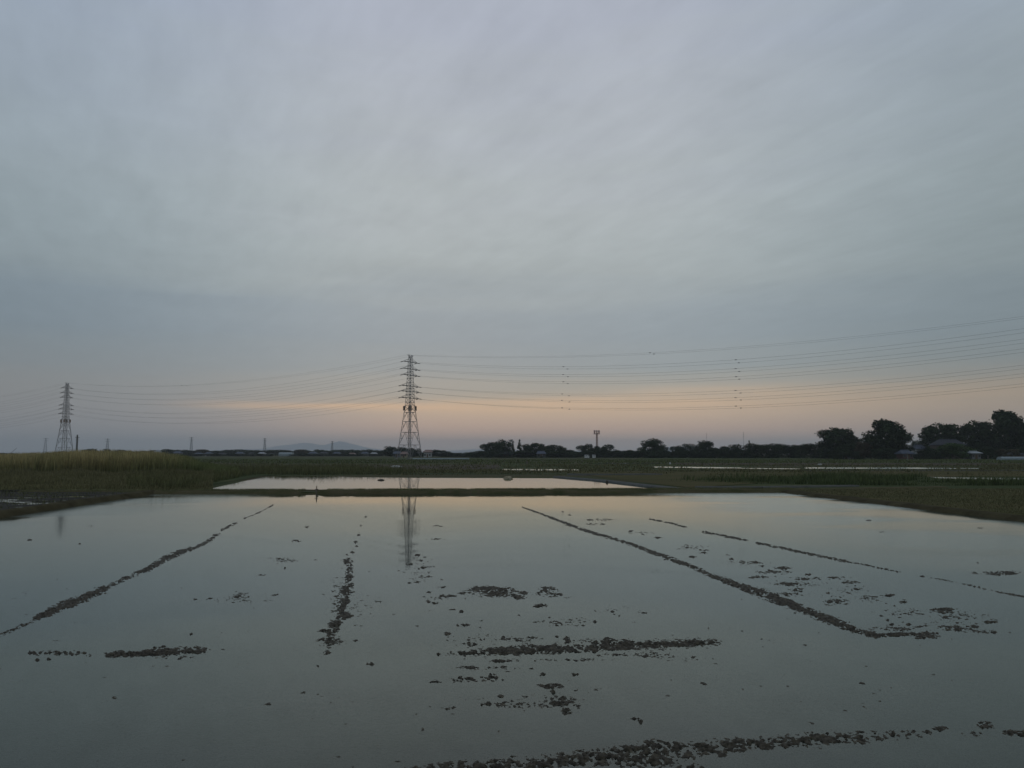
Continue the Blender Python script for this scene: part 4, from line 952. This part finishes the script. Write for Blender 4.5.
far_h = [(157.5, 4.5, 5.5, 3.2, 'wall_w', 'roof_w', 'white-roofed house left of the grey roofs'), (178, 7, 4.2, 3, 'wall_g', 'roof_b', 'blue-grey roofed house right of the white-roofed one'),
    (199, 6, 3.0, 2.0, 'wall_g', 'roof_b', 'low grey house fourth from the reed bed'), (209, 6, 3.2, 2.4, 'wall_w', 'roof_b', 'pale house with a dark roof right of the low grey house'),
    (222, 6, 3, 1.8, 'wall_g', 'roof_k', 'dark-roofed grey house before the dip in the trees'), (240, 7, 3.6, 2.4, 'wall_g', 'roof_b', 'grey house right of the dip in the trees'),
    (252, 6, 3.2, 2, 'wall_w', 'roof_k', 'pale house with a black roof between two greyer ones'), (262, 6, 3.4, 2.2, 'wall_g', 'roof_w', 'grey house with a light sheet roof left of the vinyl greenhouse'),
    (271, 6, 2.4, 1.4, 'wall_y', 'roof_k', 'low cream house beside the vinyl greenhouse'), (313, 9, 3.6, 2.4, 'wall_g', 'roof_b', 'wide bluish house right of the vinyl greenhouse'),
    (324, 8, 3.8, 2.4, 'wall_g', 'roof_k', 'dark-roofed house below the thin tower before the hills'), (337, 7, 3.6, 2.2, 'wall_g', 'roof_b', 'bluish house just right of the thin tower before the hills'),
    (352, 7, 2.8, 1.8, 'wall_b', 'roof_r', 'house with a reddish roof under the flat-topped far trees'), (365, 7, 3.6, 2.4, 'wall_w', 'roof_b', 'pale house left of the brightest white one'),
    (374, 6, 3.4, 1.8, 'wall_w', 'roof_w', 'brightest white house of the far row'), (348, 4, 1.8, 1.0, 'wall_y', 'roof_k', 'small cream hut in front of the reddish roof')]
for px, w, wh, rh, wl, rf, lb in far_h:
    house('house', px, 720 + random.uniform(-15, 15), w*.8, wh*.62, rh*.6, wl, rf, lb, group='houses before the far-left trees', win=3)
house('house', 397.5, 500, 6, 2.2, 1.6, 'wall_g', 'roof_b', 'bluish house at the left foot of the mirrored pylon', win=3)
house('house', 404.5, 490, 5, 2.0, 1.5, 'wall_y', 'roof_r', 'cream house with a reddish roof behind the legs of the mirrored pylon', win=3)
house('house', 428, 540, 7, 3.2, 1.5, 'wall_w', 'roof_r', 'pinkish-roofed house right of the mirrored pylon', win=3)

def greenhouse(px, Y, wpx, hgt, n, label, rz=0.0, dep=6.0):
    b = at(px, 455, Y); w = wpx * Y / F; root = empty('greenhouse', (b[0], Y, GZ), rz, label=label, cat='greenhouse')
    m = MB(); k = 12
    prof = [(dep/2*math.cos(math.pi*i/k), hgt*(.35 + .65*math.sin(math.pi*i/k)) if 0 < i < k else 0) for i in range(k+1)]
    prof = [(dep/2, 0), (dep/2, hgt*.4)] + [(dep/2*math.cos(math.pi*i/k), hgt*(.4 + .6*math.sin(math.pi*i/k))) for i in range(1, k)] + [(-dep/2, hgt*.4), (-dep/2, 0)]
    p = MB().prism(prof, -w/2, w/2); p.v = [(y, x, z) for x, y, z in p.v]
    p.build('cover', M['vinyl'], root)
    for q in range(n):
        x = -w/2 + w*q/(n-1); r = MB(); r.tube([(x, u*1.004, z*1.006 + .01) for u, z in prof], .035, 5); r.build('hoop', M['steel'], root)
    MB().box(w/2, w/2+.05, -.6, .6, 0, min(1.9, hgt*.85)).build('door', M['white'], root)
greenhouse(286.5, 700, 13, 3.3, 14, 'long white vinyl greenhouse in front of the far-left trees', dep=9)
greenhouse(441, 330, 56, .62, 24, 'very low pale tunnel lying along the field right of the mirrored pylon', dep=1.4)
greenhouse(1030, 300, 62, 1.35, 18, 'low pale blue tunnel greenhouse at the right edge of the fields', dep=3.2)
bpy.data.objects['greenhouse'].location.z = GZ

# ------------------------------------------------------------------ vehicles
def van(px, Y, label, rz):
    b = at(px, 455, Y); root = empty('parked_van', (b[0], Y, GZ), rz, label=label, cat='van', group='white vans by the fields')
    prof = [(-1.75, .32), (1.68, .32), (1.74, .85), (1.45, .98), (1.05, 1.72), (.9, 1.80), (-1.6, 1.82), (-1.74, 1.6)]
    MB().prism(prof, -.74, .74).build('body', M['white'], root)
    for s in (-1, 1):
        w = MB(); w.box(-1.45, -.35, s*.742-.012, s*.742+.012, 1.12, 1.6); w.box(-.25, .85, s*.742-.012, s*.742+.012, 1.12, 1.6); w.build('side_window', M['glass'], root)
        for x in (-1.15, 1.12):
            t = MB().bar((x, s*.60, .3), (x, s*.765, .3), .3, .3, 16).build('wheel', M['tyre'], root)
            MB().bar((x, s*.74, .3), (x, s*.78, .3), .17, .15, 12).build('rim', M['lamp'], t)
        MB().box(1.70, 1.765, s*.5-.14, s*.5+.14, .62, .82).build('headlight', M['lamp'], root)
    mesh_obj('windscreen', [(1.47, -.64, 1.02), (1.47, .64, 1.02), (1.10, .6, 1.68), (1.10, -.6, 1.68)], [(0, 1, 2, 3)], M['glass'], root)
    mesh_obj('rear_window', [(-1.757, -.6, 1.1), (-1.757, .6, 1.1), (-1.757, .56, 1.55), (-1.757, -.56, 1.55)], [(3, 2, 1, 0)], M['glass'], root)
    MB().box(-1.80, 1.80, -.70, .70, .26, .40).build('bumper', M['wall_g'], root)
    return root
van(166, 440, 'white van parked where the reeds end, seen over the grass', .2)
van(587, 400, 'left one of two tiny white vans below the telecom mast', 1.2)
van(594, 402, 'right one of two tiny white vans below the telecom mast', 1.4)

# ------------------------------------------------------------------ loose things in the fields
def crumpled(name, px, py, wx, wy, h, mat, label, cat, rz=0.0, seed=1):
    g = G(px, py, GZ + .05); r = np.random.default_rng(seed); V = []; n, k = 16, 8
    for j in range(k):
        f = j/(k-1); rr = math.cos(f*math.pi/2)**.7
        for i_ in range(n):
            t = 2*math.pi*i_/n; q = 1 + .25*r.normal()*.6
            V.append((wx/2*rr*math.cos(t)*q, wy/2*rr*math.sin(t)*q, h*math.sin(f*math.pi/2)*(1 + .2*r.normal()*.5)))
    F_ = [(j*n+i_, j*n+(i_+1) % n, (j+1)*n+(i_+1) % n, (j+1)*n+i_) for j in range(k-1) for i_ in range(n)] + [tuple((k-1)*n+i_ for i_ in range(n))]
    o = mesh_obj(name, V, F_, mat, label=label, cat=cat); o.location = (g[0], g[1], GZ + .01); o.rotation_euler = (0, 0, rz)
crumpled('plastic_sheet', 396.5, 467.3, 1.5, 4.5, .35, M['plastic'], 'white crumpled plastic sheet on the brown field below the pylon', 'plastic sheet', .45, 3)
crumpled('straw_heap', 508, 478.6, 1.0, 1.2, .26, M['straw'], 'pale heap of straw at the far edge of the second paddy', 'straw heap', 0, 5)
crumpled('plastic_sack', 820, 465.2, 1.1, .9, .34, M['plastic'], 'white sack lying in the grass before the flat-topped tree', 'sack', 0, 7)
crumpled('plastic_sack', 670, 464.0, .5, .6, .45, M['plastic'], 'small white sack in the field under the round tree clump', 'sack', 0, 9)
crumpled('mud_lump', 381, 480.2, .7, .8, .14, M['mud'], 'dark mud lump in the second paddy left of the pylon reflection', 'mud lump', 0, 11)
crumpled('mud_lump', 607, 482.5, .25, .4, .22, M['mud'], 'tiny dark lump in the right half of the second paddy', 'mud lump', 0, 12)
crumpled('shrub', 668*0 + 770, 486.8, 2.4, 1.2, .01, M['leaf_green'], 'flat weedy patch', 'weeds', 0, 2)
bpy.data.objects.remove(bpy.data.objects[[o.name for o in bpy.data.objects if o.get('label') == 'flat weedy patch'][0]])

# ------------------------------------------------------------------ far hills and the air
hp = [(-400, 451.8), (0, 452), (200, 451), (262, 448.5), (275, 446.2), (290, 444.4), (302, 442.8), (312, 443.6), (322, 445.2), (332, 443.2), (340, 441.6), (350, 443.2), (360, 446), (380, 449.5), (420, 451.5),
      (445, 450.5), (470, 449.4), (490, 448.6), (520, 449.6), (600, 450.8), (640, 450.2), (672, 446.6), (690, 446.2), (712, 448), (740, 449.5), (800, 450.8), (1024, 451.2), (1400, 451.5)]
HD = 13800
PX = np.arange(-400, 1400, 4.0); TY = np.interp(PX, [p[0] for p in hp], [p[1] for p in hp]) + (vnoise(PX/9, PX*0, 4) - .5)*1.0
V = []
for k, (f, dy) in enumerate(((0, -900), (.45, -450), (1, 0), (.5, 600), (0, 1200))):
    for x_, t_y in zip(PX, TY):
        p = at(x_, t_y, HD); z = GZ + (p[2] - GZ) * f * (1 + .25*(random.random()-.5)*(f < 1)); V.append((p[0], HD + dy, max(GZ - .05, z if f else GZ - .05)))
n = len(PX); F_ = [(r*n+c, r*n+c+1, (r+1)*n+c+1, (r+1)*n+c) for r in range(4) for c in range(n-1)]
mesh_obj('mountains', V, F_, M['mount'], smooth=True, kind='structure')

m, nt2 = new_mat('pale_air'); vo = N(nt2, 'ShaderNodeVolumePrincipled'); ou = N(nt2, 'ShaderNodeOutputMaterial'); nt2.links.new(vo.outputs[0], ou.inputs['Volume'])
vo.inputs['Color'].default_value = (.92, .95, 1.0, 1); vo.inputs['Density'].default_value = 1.4e-4; vo.inputs['Anisotropy'].default_value = .2
hz = MB().box(-S*1.03, S*1.03, -400, S*1.03, -1.6, 238).build('haze', m, kind='stuff')

# ------------------------------------------------------------------ render settings
vsn = scene.view_settings; vsn.view_transform = 'Standard'; vsn.look = 'None'; vsn.exposure = 0; vsn.gamma = 1; vsn.use_curve_mapping = False
scene.render.engine = 'CYCLES'
cy = scene.cycles; cy.use_denoising = True; cy.max_bounces = 6; cy.transparent_max_bounces = 8; cy.volume_bounces = 1; cy.diffuse_bounces = 2; cy.glossy_bounces = 3; cy.volume_max_steps = 64
cy.use_adaptive_sampling = False
